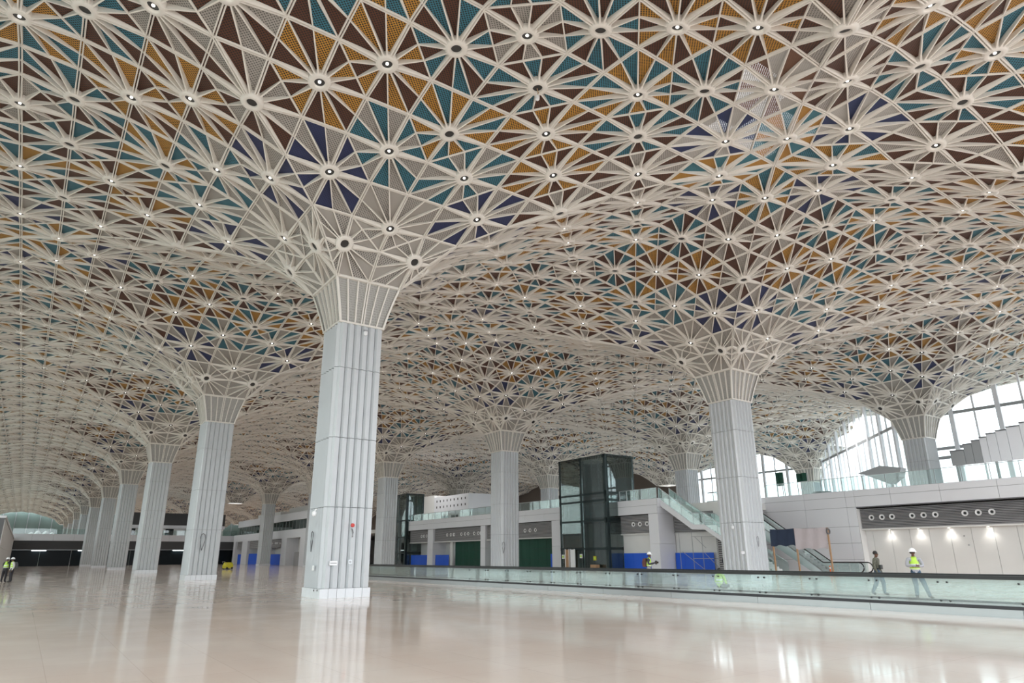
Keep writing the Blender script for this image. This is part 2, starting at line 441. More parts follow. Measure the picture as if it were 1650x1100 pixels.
for k, h in hubs.items():
    if len(h['edges']) < 5: continue
    H, n, ribs, panels = rosette_geometry(h)
    q = Vector((0, 0, 1)).rotation_difference(n)
    lit = h['kind'] not in UNLIT
    if h['kind'] == (7, 8) and H.x > -16 and H.y > -30:        # fill spots added round each bay centre, standing in for all lit hubs
        L = bpy.data.lights.new('downlight_beam', 'SPOT'); L.energy = HUB_FILL; L.color = (1.0, 0.98, 0.96)
        L.spot_size = math.radians(150); L.spot_blend = 1.0; L.shadow_soft_size = 0.18; L.specular_factor = 0.0
        lo = bpy.data.objects.new('downlight_beam', L); COL.objects.link(lo); lo.parent = ceiling; lo.location = H - n * 0.08
    if k in near:
        ro = link('rosette', None, ceiling, H)
        rg = link('hub_ring', ring_me, ro); rg.rotation_mode = 'QUATERNION'; rg.rotation_quaternion = q
        if lit:
            lo = link('downlight', lamp_me, ro); lo.rotation_mode = 'QUATERNION'; lo.rotation_quaternion = q
        xy = Vector((H.x, H.y)); sky = (xy - SKY).length < 3.7 or (xy - SKY2).length < 1.5
        ck = (round((H.x % S) * 20), round((H.y % S) * 20), len(panels), sky)
        if ck not in cache:
            cache[ck] = ([MB().poly([v - H for v in r], RIBF, 'rib') for r in ribs],
                         [MB().poly([Vector(v) - H for v in p[0]] + [Vector(v) - H + n * 0.02 for v in p[0]],
                                    [(0, 1, 2), (5, 4, 3), (0, 3, 4, 1), (1, 4, 5, 2), (2, 5, 3, 0)],
                                    p[1] + '_open' if sky and p[1] + '_open' in MT else p[1]) for p in panels])
            if k in split:
                cache[ck] = ([b.mesh('rib') for b in cache[ck][0]], [b.mesh('panel') for b in cache[ck][1]])
        rb, pn = cache[ck]
        if k in split:
            if isinstance(rb[0], MB):
                rb, pn = [b.mesh('rib') for b in rb], [b.mesh('panel') for b in pn]; cache[ck] = (rb, pn)
            for me in rb: link('rib', me, ro)
            for me in pn: link('panel', me, ro)
        else:
            if isinstance(rb[0], MB):
                j1, j2 = MB(), MB()
                for b in rb: j1.poly(b.v, RIBF, 'rib')
                for b in pn: j2.poly(b.v, b.f, b.m[0])
                rb, pn = [j1.mesh('ribs')], [j2.mesh('panels')]
                link('rib_fan', rb[0], ro); link('panel_fan', pn[0], ro)
            else:
                for me in rb: link('rib', me, ro)
                for me in pn: link('panel', me, ro)
    else:
        for r in ribs: fadd([tuple(v) for v in r], RIBF[1:4], 'rib')
        for p, hu in panels: fadd(list(p), [(0, 1, 2)], hu)
        far = (Vector(h['pos']) - CAM).length > 110; N = 8 if far else 12
        R3 = q.to_matrix(); rings = []
        prof = [(0.19, 0.0), (0.35, -0.01), (RING_R, 0.06), (0.38, 0.28)]
        vs = [tuple(H + R3 @ Vector((r * math.cos(2 * math.pi * i / N), r * math.sin(2 * math.pi * i / N), z))) for r, z in prof for i in range(N)]
        fadd(vs, [(a * N + i, a * N + (i + 1) % N, (a + 1) * N + (i + 1) % N, (a + 1) * N + i) for a in range(3) for i in range(N)], 'ring')
        vs = [tuple(H + R3 @ Vector((0.195 * math.cos(2 * math.pi * i / N), 0.195 * math.sin(2 * math.pi * i / N), 0.05))) for i in range(N)]
        fadd(vs, [tuple(range(N))], 'dark')
        if lit:
            vs = [tuple(H + R3 @ Vector((0.05 * math.cos(math.pi * i / 3), 0.05 * math.sin(math.pi * i / 3), 0.03))) for i in range(6)]
            fadd(vs, [tuple(range(6))], 'lamp')
fo = link('distant_rosettes', np_mesh('distant_rosettes', far_v, far_n, far_l, FM, far_m), ceiling)
fo['kind'] = 'stuff'
# unseen boards added above the open panels, random gaps break up the sky light
rnd = random.Random(3)
blocker = link('sky_blocker', None, ceiling)
for c_, half in ((SKY, 7.5), (SKY2, 4.5)):
    y = -half
    while y < half:
        w_ = rnd.uniform(0.5, 1.3); x0 = -half; inner = abs(y) < half * 0.42
        while x0 < half:
            ln = rnd.uniform(1.2, 3.0)
            if not (inner and abs(x0 + ln / 2) < half * 0.5 and rnd.random() < 0.62):
                MB().box(c_.x + x0, c_.x + min(x0 + ln, half), c_.y + y, c_.y + y + w_ - 0.02, 20.6, 20.7, 'louver_back').build('sky_blocker_board', blocker)
            x0 += ln
        y += w_

# ------------------------------------------------------------------ columns
ZN, AN, ZR, AS, AP, PH = 12.12, 1.075, 14.17, 1.03, 1.117, 0.376
TIERS = [PH, 3.70, 6.72, 9.95, ZN - 0.02]
W6 = 2 * AS / 6
def pleat(z0, z1, x0=0.0, mirror=False):
    """one folded cladding panel on a face that looks to -y, its foot line on y = 0"""
    g = 0.019
    pr = [(x0 + g, 0.03), (x0 + g, 0.0), (x0 + 0.26 * W6, -0.125), (x0 + W6 - g, -0.03), (x0 + W6 - g, 0.03)]
    if mirror: pr = [(2 * x0 + W6 - x, y) for x, y in pr][::-1]
    return MB().prism(pr, 'z', z0 + 0.012, z1 - 0.012, 'clad')
pleat_me = [[pleat(TIERS[t], TIERS[t + 1], 0.0, bool(mr)).mesh('cladding_panel') for t in range(4)] for mr in (0, 1)]   # neighbouring faces mirror each other
block_me = MB().box(0.008, 2 * AP / 6 - 0.008, -0.03, 0.0, 0.0, PH, 'plinth').mesh('plinth_block')
def cap_pt(t, v):    # t -1..1 across the face, v 0..1 up, face looks to -y
    a = AN + (AR - AN) * (v ** 1.15); return Vector((t * a, -a, ZN + 0.06 + (ZR - ZN - 0.06) * v))
def cap_panel(i):
    t0, t1 = -1 + i / 3, -1 + (i + 1) / 3; vs = []
    for v in (0, 0.35, 0.7, 1):
        vs += [cap_pt(t0, v) + Vector((0, 0.05, 0)), cap_pt(t1, v) + Vector((0, 0.05, 0))]
    return MB().poly(vs, [(2 * j, 2 * j + 1, 2 * j + 3, 2 * j + 2) for j in range(3)], 'mesh')
def cap_rib(t, w, off=0.0):
    vs = []
    for v in (0, 0.35, 0.7, 1):
        c = cap_pt(t, v) + Vector((off, 0, 0))
        vs += [c + Vector((-w, 0.06, 0)), c + Vector((-w, -0.05, 0)), c + Vector((w, -0.05, 0)), c + Vector((w, 0.06, 0))]
    fs = [(4 * j + a, 4 * j + (a + 1) % 4, 4 * j + 4 + (a + 1) % 4, 4 * j + 4 + a) for j in range(3) for a in range(4)] + [(0, 3, 2, 1), (12, 13, 14, 15)]
    return MB().poly(vs, fs, 'ring')
cap_panels = [cap_panel(i).mesh('capital_panel') for i in range(6)]
cap_ribs = [cap_rib(-1 + i / 3, 0.03, o).mesh('capital_rib') for i, o in ((1, 0), (2, 0), (3, -0.055), (3, 0.055), (4, 0), (5, 0))]
def corner_rib():
    vs = []
    for v in (0, 0.35, 0.7, 1):
        c = cap_pt(-1, v); o = 0.05
        vs += [c + Vector((o, o, 0)), c + Vector((-o, o, 0)), c + Vector((-o, -o, 0)), c + Vector((o, -o, 0))]
    fs = [(4 * j + a, 4 * j + (a + 1) % 4, 4 * j + 4 + (a + 1) % 4, 4 * j + 4 + a) for j in range(3) for a in range(4)] + [(0, 3, 2, 1), (12, 13, 14, 15)]
    return MB().poly(vs, fs, 'ring')
corner_me = corner_rib().mesh('capital_corner_rib')
def square_ring(a, z0, z1, w, m):
    b = MB()
    for sx0, sx1, sy0, sy1 in ((-a - w, a + w, -a - w, -a + w), (-a - w, a + w, a - w, a + w), (-a - w, -a + w, -a + w, a - w), (a - w, a + w, -a + w, a - w)):
        b.box(sx0, sx1, sy0, sy1, z0, z1, m)
    return b
neck_me = square_ring(AN, ZN - 0.02, ZN + 0.07, 0.05, 'ring').mesh('neck_band')
ringtop_me = square_ring(AR, ZR - 0.05, ZR + 0.07, 0.05, 'ring').mesh('capital_top_band')
core_me = MB().box(-AS + 0.02, AS - 0.02, -AS + 0.02, AS - 0.02, 0, ZN, 'core').mesh('core')
def joined(parts, odd=None):   # parts already placed on the -y face; rotated onto four faces
    b = MB()
    for r in range(4):
        if odd and r % 2: use = odd
        else: use = parts
        R3 = Matrix.Rotation(r * math.pi / 2, 3, 'Z')
        for p in use:
            b2 = [R3 @ Vector(v) for v in p.v]; k = len(b.v); b.v += [tuple(v) for v in b2]
            for f, mi in zip(p.f, p.mi): b.f.append(tuple(k + i for i in f)); b.mi.append(b.mid(p.m[mi]))
    return b
def shifted(b, dx, dy):
    c = MB(); c.v = [(x + dx, y + dy, z) for x, y, z in b.v]; c.f = b.f; c.mi = b.mi; c.m = b.m; return c
shaft_me = joined(*[[shifted(pleat(TIERS[t], TIERS[t + 1], 0.0, mr), -AS + i * W6, -AS) for t in range(4) for i in range(6)] for mr in (False, True)]).mesh('shaft_cladding')
plinth_me = joined([shifted(MB().box(0.008, 2 * AP / 6 - 0.008, -0.03, 0.0, 0.0, PH, 'plinth'), -AP + i * 2 * AP / 6, -AP + 0.03) for i in range(6)]).mesh('plinth')
plinth_core_me = MB().box(-AP + 0.03, AP - 0.03, -AP + 0.03, AP - 0.03, 0, PH - 0.01, 'core').mesh('plinth_core')
capj_me = joined([cap_panel(i) for i in range(6)] + [cap_rib(-1 + i / 3, 0.03, o) for i, o in ((1, 0), (2, 0), (3, -0.055), (3, 0.055), (4, 0), (5, 0))] + [corner_rib()]).mesh('capital')
COLUMN_LABEL = {
    (0, 0): 'nearest and largest white pleated column, standing alone on the open floor',
    (0, 1): 'white pleated column directly behind the nearest one in the left row',
    (0, 2): 'third white pleated column of the left row',
    (0, 3): 'fourth white pleated column of the left row',
    (0, 4): 'fifth white pleated column of the left row',
    (0, 5): 'sixth white pleated column of the left row, just in front of the bridge',
    (0, 6): 'seventh white pleated column of the left row, first one beyond the bridge',
    (0, 7): 'eighth column of the left row, second one beyond the bridge',
    (0, 8): 'ninth column of the left row, third one beyond the bridge',
    (0, 9): 'farthest column of the left row, fourth one beyond the bridge',
    (1, 0): 'large white pleated column behind the moving walkway, beside the escalator',
    (1, 1): 'white pleated column behind the walkway, between the green shutters',
    (1, 2): 'white pleated column behind the walkway beside the small lift shaft',
    (1, 3): 'white column in front of the far two-storey wall with the glass band, nearer of two',
    (1, 4): 'white column in front of the far two-storey wall with the glass band, farther of two',
    (2, 0): 'white column on the upper level in front of the bright glass facade',
    (2, 1): 'white column on the upper level behind the top of the stairs',
    (2, 2): 'white column on the upper level just left of the tall glass lift shaft',
    (2, 3): 'white column rising behind the perforated white box on the upper level',
    (3, 1): 'far column at the left end of the slanting glass facade',
}
for (ci, cj), lab in COLUMN_LABEL.items():
    c = thing('column', lab, 'column', (ci * S, cj * S, 0), 'pleated tree columns')
    c['kind'] = 'thing'
    link('core', core_me, c)
    if (ci, cj) in ((0, 0), (0, 1), (1, 0)):
        link('plinth_core', plinth_core_me, c)
        for r in range(4):
            R3 = Matrix.Rotation(r * math.pi / 2, 3, 'Z'); rz = r * math.pi / 2
            for t in range(4):
                for i in range(6):
                    link('cladding_panel', pleat_me[r % 2][t], c, R3 @ Vector((-AS + i * W6, -AS, 0)), (0, 0, rz))
            for i in range(6): link('plinth_block', block_me, c, R3 @ Vector((-AP + i * 2 * AP / 6, -AP + 0.03, 0)), (0, 0, rz))
            for me in cap_panels: link('capital_panel', me, c, None, (0, 0, rz))
            for me in cap_ribs: link('capital_rib', me, c, None, (0, 0, rz))
            link('capital_corner_rib', corner_me, c, None, (0, 0, rz))
    else:
        link('plinth', plinth_me, c); link('plinth_core', plinth_core_me, c); link('shaft_cladding', shaft_me, c); link('capital', capj_me, c)
    link('neck_band', neck_me, c); link('capital_top_band', ringtop_me, c)

# ------------------------------------------------------------------ upper floor, walls of the shop side
ZT = 6.75                      # top of the upper-level fascia
def slab(name, x0, x1, y0, y1, z0, z1, m): return struct(MB().box(x0, x1, y0, y1, z0, z1, m).build(name))
slab('floor_upper', 45.3, 62.3, -40, 9.0, 5.6, 6.2, 'white_soft')
slab('floor_upper', 39.2, 90.0, 9.0, 100.0, 5.6, 6.2, 'white_soft')
slab('floor_upper', 34.0, 90.0, 100.0, 160.0, 5.6, 6.2, 'white_soft')
slab('floor_upper', -15.0, 34.0, 156.3, 190.0, 5.6, 6.2, 'white_soft')

def cladding_wall(wall, x, ys, zs, skip=None, mt='white_panel', th=0.05, name='cladding_panel'):
    """single panels with open joints on a wall that looks to -x; skip(yc, zc) leaves openings"""
    for i in range(len(ys) - 1):
        for j in range(len(zs) - 1):
            y0, y1, z0, z1 = ys[i], ys[i + 1], zs[j], zs[j + 1]
            if skip and skip((y0 + y1) / 2, (z0 + z1) / 2): continue
            MB().box(x - th, x, y0 + 0.012, y1 - 0.012, z0 + 0.012, z1 - 0.012, mt).build(name, wall)

# right wall, x = 45, from the recess with the lights to the escalator
wr = struct(MB().box(45.0, 45.3, -40, 0.45, 5.22, ZT, 'joint').box(45.0, 45.3, 0.45, 14.8, 0, ZT, 'joint').box(45.85, 46.0, -40, 0.45, 0, 5.3, 'joint')
            .box(45.0, 45.85, 0.40, 0.46, 0, 5.22, 'white_soft').box(45.0, 45.85, -40, 0.4, 5.22, 5.28, 'white_soft').build('wall_right'))
cladding_wall(wr, 45.0, [-28.6, -24.9, -21.2, -17.5, -13.8, -10.05, -6.2, -2.48, 0.45], [5.36, 6.22, ZT])
cladding_wall(wr, 45.0, [0.45, 1.24, 5.05, 8.96, 12.8], [0.0, 1.2, 2.47, 3.8, 5.36, 6.22, ZT])
cladding_wall(wr, 45.85, [-25.0 + 1.46 * k for k in range(17)] + [-0.2, 0.4], [0.0, 3.5], mt='white_soft')
MB().box(45.15, 45.85, -40, 0.4, 3.48, 3.60, 'white_soft').build('soffit_ledge', wr)
lb = MB().box(45.45, 45.5, -40, 0.4, 3.6, 5.22, 'louver_back').build('louver_backing', wr)
for k in range(14):
    z = 3.63 + k * 0.114
    MB().prism([(45.30, z), (45.34, z + 0.065), (45.44, z + 0.065), (45.44, z)], 'y', -40, 0.38, 'louver').build('louver_slat', wr)
def nozzle_mesh():
    return MB().lathe([(0.22, -0.03), (0.22, -0.09), (0.19, -0.10), (0.115, -0.06), (0.10, 0.0)], 'label_white', 20, axis='x', cap=False).lathe(
        [(0.105, -0.045), (0.06, -0.05), (0.055, -0.02)], 'black', 16, axis='x').mesh('air_nozzle')
noz_me = nozzle_mesh()
def nozzles(x, ys, z, where):
    names = {0: 'first', 1: 'second', 2: 'third', 3: 'fourth', 4: 'fifth', 5: 'sixth', 6: 'seventh', 7: 'eighth', 8: 'ninth'}
    for k, y in enumerate(ys):
        tag(link('air_nozzle', noz_me, None, (x, y, z)), f'round white air nozzle, {names[k]} from the left {where}', 'air nozzle', 'jet nozzles in the louver bands')
nozzles(45.33, [-0.55, -1.4, -2.2, -3.75, -4.6, -5.45, -7.49, -8.38, -9.25], 4.47, 'in the long louver band on the right')
for k, y in enumerate((-1.69, -3.92, -6.1, -8.73)):
    d = MB().lathe([(0.10, 0.0), (0.13, -0.015), (0.13, 0.02)], 'label_white', 16).lathe([(0.085, -0.012), (0.085, 0.0)], 'downlight', 14).build('recessed_downlight', None, (45.5, y, 3.47))
    tag(d, f'small lit recessed downlight, {["first", "second", "third", "fourth"][k]} from the left under the right louver band', 'downlight', 'downlights under the right louver band')
    L = bpy.data.lights.new('downlight_beam', 'SPOT'); L.energy = 28; L.spot_size = math.radians(110); L.spot_blend = 0.8; L.color = (1, 0.95, 0.88); L.shadow_soft_size = 0.08
    lo = bpy.data.objects.new('downlight_beam', L); COL.objects.link(lo); lo.parent = d; lo.location = (0, 0, -0.06)
for k, (y, z) in enumerate(((-6.95, 2.85), (-7.15, 2.2))):
    tag(MB().lathe([(0.05, -0.02), (0.05, -0.06), (0.03, -0.07)], 'steel_mid', 12, axis='x').build('wall_socket', None, (45.8, y, z)),
        f'small dark round fitting on the white wall, {["upper", "lower"][k]} of two', 'wall fitting')

# shop front, x = 36.5: fascia, piers, louvers, hoardings, green nets
ws = struct(MB().box(36.5, 39.2, 14.9, 66.0, 5.36, 6.2, 'joint').box(36.5, 36.8, 14.9, 66.0, 6.2, ZT, 'joint').box(38.7, 38.9, 16, 66, 0, 5.4, 'white_soft').build('wall_shops'))
cladding_wall(ws, 36.5, [14.8] + [20.9 - 0.0, 24.6, 28.3, 32.0, 35.7, 39.4, 43.1, 46.8, 50.5, 54.2, 57.9, 61.6, 66.0], [5.36, 6.15, ZT])
MB().box(36.5, 39.2, 14.75, 14.8, 5.36, 5.9, 'white_panel').box(36.5, 39.2, 14.75, 14.8, 5.92, ZT, 'white_panel').build('end_panel', ws)
for y0, y1 in ((14.8, 16.0), (20.9, 21.4), (29.2, 30.75), (44.4, 45.5), (58.2, 59.8)):
    MB().box(36.52, 38.7, y0, y1, 0, 2.6, 'white_panel').box(36.52, 38.7, y0, y1, 2.62, 5.35, 'white_panel').build('pier', ws)
def louver_band(wall, x, y0, y1, z0, z1, n, mt='louver'):
    MB().box(x + 0.12, x + 0.16, y0, y1, z0, z1, 'louver_back').build('louver_backing', wall)
    dz = (z1 - z0) / n
    for k in range(n):
        z = z0 + k * dz
        MB().prism([(x, z), (x + 0.04, z + dz * 0.62), (x + 0.12, z + dz * 0.62), (x + 0.12, z)], 'y', y0, y1, mt).build('louver_slat', wall)
for y0, y1 in ((16.0, 20.9), (30.75, 44.4), (45.5, 58.2), (59.8, 66.0)):
    louver_band(ws, 36.75, y0, y1, 3.62, 5.33, 13)
    MB().box(36.7, 38.7, y0, y1, 3.5, 3.6, 'white_soft').build('soffit', ws)
MB().box(37.0, 37.1, 16.0, 20.9, 0, 3.5, 'white_soft').build('infill', ws)
nozzles(36.8, [18.25, 17.38, 16.45], 4.47, 'in the louver band between lift and stairs')
nozzles(36.8, [36.1, 35.1, 34.05], 4.46, 'in the band left of the tall lift')
nozzles(36.8, [54.5, 53.5, 52.65, 50.65, 49.7, 48.9, 47.4, 46.4, 45.8], 4.46, 'in the long band over the green net')
nozzles(36.8, [62.1, 61.35, 60.55], 4.46, 'in the band beside the small lift')
def hoarding(x, y0, y1, h, lab, n=None, facing='x'):
    t = thing('hoarding', lab, 'hoarding', (x, (y0 + y1) / 2, 0), 'blue hoarding boards')
    n = n or max(1, round(abs(y1 - y0) / 1.25)); w = (y1 - y0) / n
    for k in range(n):
        a = -(y1 - y0) / 2 + k * w
        MB().box(-0.02, 0.02, a + 0.006, a + w - 0.006, 0.03, h, 'blue').build('board', t)
    MB().box(0.02, 0.07, -(y1 - y0) / 2, (y1 - y0) / 2, 0.0, 0.08, 'timber').build('bottom_rail', t)
hoarding(36.9, 16.05, 19.9, 1.8, 'bright blue hoarding between the tall lift and the stair pier')
hoarding(36.9, 30.8, 31.5, 1.8, 'narrow blue board beside the pier left of the tall lift', 1)
hoarding(36.9, 54.2, 58.0, 1.8, 'blue hoarding between pier and left green net')
hoarding(36.9, 59.9, 65.6, 1.8, 'blue hoarding beside the small lift shaft')
def green_net(y0, y1, lab):
    t = thing('green_net', lab, 'netting', (37.6, (y0 + y1) / 2, 0)); w = (y1 - y0) / 2
    n = max(2, round((y1 - y0) / 1.6))
    for k in range(n):
        a, b = -w + 2 * w * k / n, -w + 2 * w * (k + 1) / n
        MB().prism([(-0.02, a + 0.01), (-0.05, (a + b) / 2), (-0.02, b - 0.01), (0.01, b - 0.01), (0.01, a + 0.01)], 'z', 0.0, 3.5, 'green').build('net_sheet', t)
    for z in (1.2, 2.4): MB().bar((-0.07, -w, z), (-0.07, w, z), 0.03, 0.03, 'steel_dark').build('tie_rail', t)
green_net(31.5, 44.3, 'dark green net closing the shopfront left of the tall lift')
green_net(45.6, 53.6, 'dark green net closing the shopfront under the long nozzle band')
MB().box(37.1, 37.3, 53.6, 54.2, 0, 3.5, 'white_soft').build('jamb', ws)

# wall under the stairs, x = 38.7
wst = struct(MB().box(38.75, 39.2, 8.4, 14.8, 0, 6.2, 'white_soft').build('wall_stairs'))
louver_band(wst, 38.55, 10.2, 14.75, 3.6, 5.4, 13)
louver_band(wst, 38.5, 8.5, 9.9, 0.1, 3.4, 18)
hoarding(38.45, 10.3, 14.7, 1.8, 'deep blue hoarding under the stairs behind the scaffold')

# far two-storey wall, x = 32, and its glass band
wf = struct(MB().box(32.0, 33.5, 98, 155, 5.3, 6.9, 'white_panel').box(32.0, 33.5, 98, 152, 8.7, 10.2, 'white_panel').box(34.5, 34.7, 98, 155, 0, 5.4, 'white_soft')
            .box(34.4, 34.6, 98, 155, 6.2, 9.0, 'louver_back').box(34, 40, 104, 118, 10.2, 11.6, 'white_soft').box(34, 40, 124, 142, 10.2, 11.3, 'white_soft').build('wall_far_shops'))
for y0, y1 in ((98.0, 103.2), (111.6, 115.0), (127.2, 128.6), (141.5, 146.5), (153, 155)):
    MB().box(32.05, 34.5, y0, y1, 0, 5.3, 'white_panel').build('pier', wf)
for y0, y1 in ((115.0, 127.2), (128.6, 141.5), (146.5, 153.0)):
    louver_band(wf, 32.5, y0, y1, 3.6, 5.3, 9)
for k in range(24):
    y = 98.2 + k * 2.2
    if y > 151: break
    MB().box(32.25, 32.29, y, y + 2.14, 6.9, 8.7, 'glass_green').build('pane', wf)
    MB().box(32.2, 32.34, y + 2.14, y + 2.2, 6.9, 8.7, 'steel_mid').build('mullion', wf)
nozzles(32.5, [124.4, 123.6, 122.8, 120.6, 119.8, 119.0, 117.4, 116.7, 116.0], 4.45, 'on the far two-storey wall, nearest bay')
for k, (y0, y1, h) in enumerate(((115.8, 125.6, 2.2), (131.0, 140.4, 2.4), (147.5, 150.5, 2.3))):
    hoarding(32.3, y0, y1, h, 'blue hoarding in the ' + ['nearest', 'second', 'third'][k] + ' bay of the far two-storey wall')
MB().box(33.8, 34.4, 103.2, 111.6, 0, 2.6, 'louver').build('roller_shutter', wf)

# left wall
wl = struct(MB().box(-14.2, -13.5, 60, 156, 0, 5.75, 'joint').build('wall_left'))
for k in range(24):
    for z0, z1 in ((0, 2.8), (2.82, 5.6)):
        MB().box(-13.5, -13.45, 60 + k * 4 + 0.012, 64 + k * 4 - 0.012, z0, z1, 'white_soft').build('cladding_panel', wl)
MB().box(-14.25, -13.4, 60, 156, 5.75, 6.0, 'white_panel').build('coping', wl)

# bridge across the hall
wb = struct(MB().box(-14.2, 33.0, 156.0, 156.3, 5.4, 6.85, 'joint').build('wall_bridge'))
for k in range(12):
    x = -14.2 + k * 3.93
    MB().box(x + 0.012, x + 3.918, 155.95, 156.0, 5.4, 6.85, 'white_panel').build('cladding_panel', wb)
MB().box(-14.2, 33.0, 156.3, 157.0, 3.5, 5.4, 'beam').build('beam', wb)
MB().box(-14.2, 33.0, 156.4, 156.6, 3.40, 3.50, 'steel').build('edge_strip', wb)
for k in range(8):
    x = -14.2 + k * 5.9
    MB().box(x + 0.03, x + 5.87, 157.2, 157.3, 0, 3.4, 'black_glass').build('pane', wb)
for x0, x1 in ((12.6, 15.6), (24.5, 27.0)): MB().box(x0, x1, 156.9, 157.2, 0, 5.4, 'white_panel').build('pier', wb)
for k in range(12):
    x = -13.9 + k * 3.9
    MB().box(x, x + 3.84, 156.1, 156.13, 6.85, 8.0, 'glass').build('balustrade_pane', wb)
for k, (x0, x1) in enumerate(((-9.9, -7.2), (-1.2, 2.0), (12.9, 15.0), (18.5, 21.5))):
    tag(MB().box(x0, x1, 156.72, 157.12, 3.28, 3.40, 'screen_white').box(x0 - 0.05, x1 + 0.05, 156.7, 157.14, 3.36, 3.40, 'steel_mid').build('strip_light'),
        f'white strip light under the dark bridge beam, {["leftmost", "second from the left", "third from the left", "rightmost"][k]}', 'light', 'strip lights under the bridge')
# upper rooms beyond the bridge
wu = struct(MB().box(8, 34, 176, 180, 10.0, 13.2, 'beam').box(8, 34, 175.5, 180, 9.2, 10.0, 'white_panel').box(8, 34, 177, 178, 6.2, 9.2, 'white_soft').build('wall_upper_rooms'))
for x0, x1 in ((10, 12), (16.5, 18.6), (19.2, 21.2), (26, 28)):
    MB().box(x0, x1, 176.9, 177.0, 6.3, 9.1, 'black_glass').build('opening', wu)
# end wall of the hall: green glass
we = struct(MB().box(-28, 95, 299, 299.4, 0, 20, 'end_glass').build('wall_end'))
for k in range(31):
    MB().box(-28 + k * 4, -27.8 + k * 4, 298.7, 299, 0, 20, 'steel_mid').build('mullion', we)
# closing walls that the upper level hides
slab('wall_back_lower', 60.0, 60.3, -40, 160, 0, 5.6, 'white_soft')
slab('wall_back', 92.0, 92.4, 57.0, 299.0, 0, 21, 'back_wall')
for i, (x, z, r) in enumerate(((-10.6, 6.85, 0.5), (-9.35, 7.0, 0.7), (-7.9, 6.85, 0.66), (-6.7, 6.8, 0.5), (-2.6, 6.75, 0.35))):
    b = MB().lathe([(0.05 * r, 0.0), (0.9 * r, 0.05), (r, 0.5 * r), (0.75 * r, 1.1 * r), (0.3 * r, 1.45 * r), (0.02, 1.5 * r)], 'label_white', 12).build('white_sack', None, (x, 157.3 + 0.3 * (i % 2), 6.2 + (0.35 if i < 4 else 0.3)), True)
    tag(b, ['leftmost white bundle heaped on the bridge', 'tallest white bundle of the heap on the bridge', 'third white bundle of the heap on the bridge', 'rightmost white bundle of the heap on the bridge', 'single small white bundle lying alone on the bridge'][i], 'bundle')

# ------------------------------------------------------------------ glass railings of the upper level
def railing(p0, p1, z0, h, lab, step=1.9, gl='glass', shard=False):
    p0, p1 = Vector(p0), Vector(p1); d = p1 - p0; n = max(1, round(d.length / step)); t = thing('glass_railing', lab, 'railing', (p0.x, p0.y, z0))
    for k in range(n):
        a, b = d * (k / n), d * ((k + 1) / n); e = d.normalized() * 0.03
        MB().bar(a + e + Vector((0, 0, h / 2)), b - e + Vector((0, 0, h / 2)), 0.02, h - 0.04, gl).build('pane', t)
        MB().bar(a + Vector((0, 0, 0)), a + Vector((0, 0, h)), 0.05, 0.05, 'steel_mid').build('post', t)
    MB().bar(d, d + Vector((0, 0, h)), 0.05, 0.05, 'steel_mid').build('post', t)
    MB().bar(Vector((0, 0, h)), d + Vector((0, 0, h)), 0.06, 0.05, 'steel').build('handrail', t)
    return t
railing((45.2, -34, 0), (45.2, 9.0, 0), ZT - 0.02, 1.15, 'long glass railing along the upper level above the right wall')
railing((36.65, 29.2, 0), (36.65, 65.7, 0), ZT - 0.02, 0.95, 'glass railing on the upper level left of the tall lift')
railing((36.65, 14.9, 0), (36.65, 19.85, 0), ZT - 0.02, 1.0, 'short glass railing between the tall lift and the stair head', 1.0)

# ------------------------------------------------------------------ glass facades on the right
def facade(name, p0, p1, n, z0, ztop, trans):
    p0, p1 = Vector(p0), Vector(p1); d = p1 - p0
    w = struct(MB().bar(p0 + Vector((0, 0, z0)), p1 + Vector((0, 0, z0)), 0.3, 0.3, 'white_panel').build(name))
    for k in range(n + 1):
        c = p0 + d * (k / n); th = 0.34 if k % 2 == 0 else 0.14
        MB().bar(c + Vector((0, 0, z0)), c + Vector((0, 0, ztop)), th, th * 1.2, 'white_panel', tuple(d.normalized())).build('mullion', w)
        if k < n:
            e = p0 + d * ((k + 1) / n); zz = [z0] + trans + [ztop]
            for a, b in zip(zz, zz[1:]):
                MB().bar(c + Vector((0, 0, (a + b) / 2)), e + Vector((0, 0, (a + b) / 2)), 0.03, b - a - 0.1, 'glass_facade').build('pane', w)
    for z in trans: MB().bar(p0 + Vector((0, 0, z)), p1 + Vector((0, 0, z)), 0.16, 0.30, 'steel_mid').build('transom', w)
    return w
facade('window_1', (62, -26.0, 0), (62, 2.5, 0), 14, 6.2, 18.6, [10.7, 11.6, 15.0])
facade('window_2', (62, 2.5, 0), (90, 30.5, 0), 19, 6.2, 19.0, [15.0])
facade('window_3', (90, 30.5, 0), (90, 57.0, 0), 12, 6.2, 19.0, [10.0, 15.0])
wn3 = struct(MB().box(-26.4, -26.0, -42, 298, 0, 0.6, 'white_panel').box(-26.4, -26.0, -42, 298, 18.2, 18.9, 'white_panel').build('window_left_unseen'))  # unseen left glazing, added and tinted to hold back daylight from that side
for k in range(43):
    MB().box(-26.25, -26.2, -42 + k * 8 + 0.1, -34 + k * 8 - 0.1, 0.6, 18.2, 'glass_left').build('pane', wn3)
    MB().box(-26.4, -26.0, -42.1 + k * 8, -41.9 + k * 8, 0.6, 18.2, 'white_panel').build('mullion', wn3)

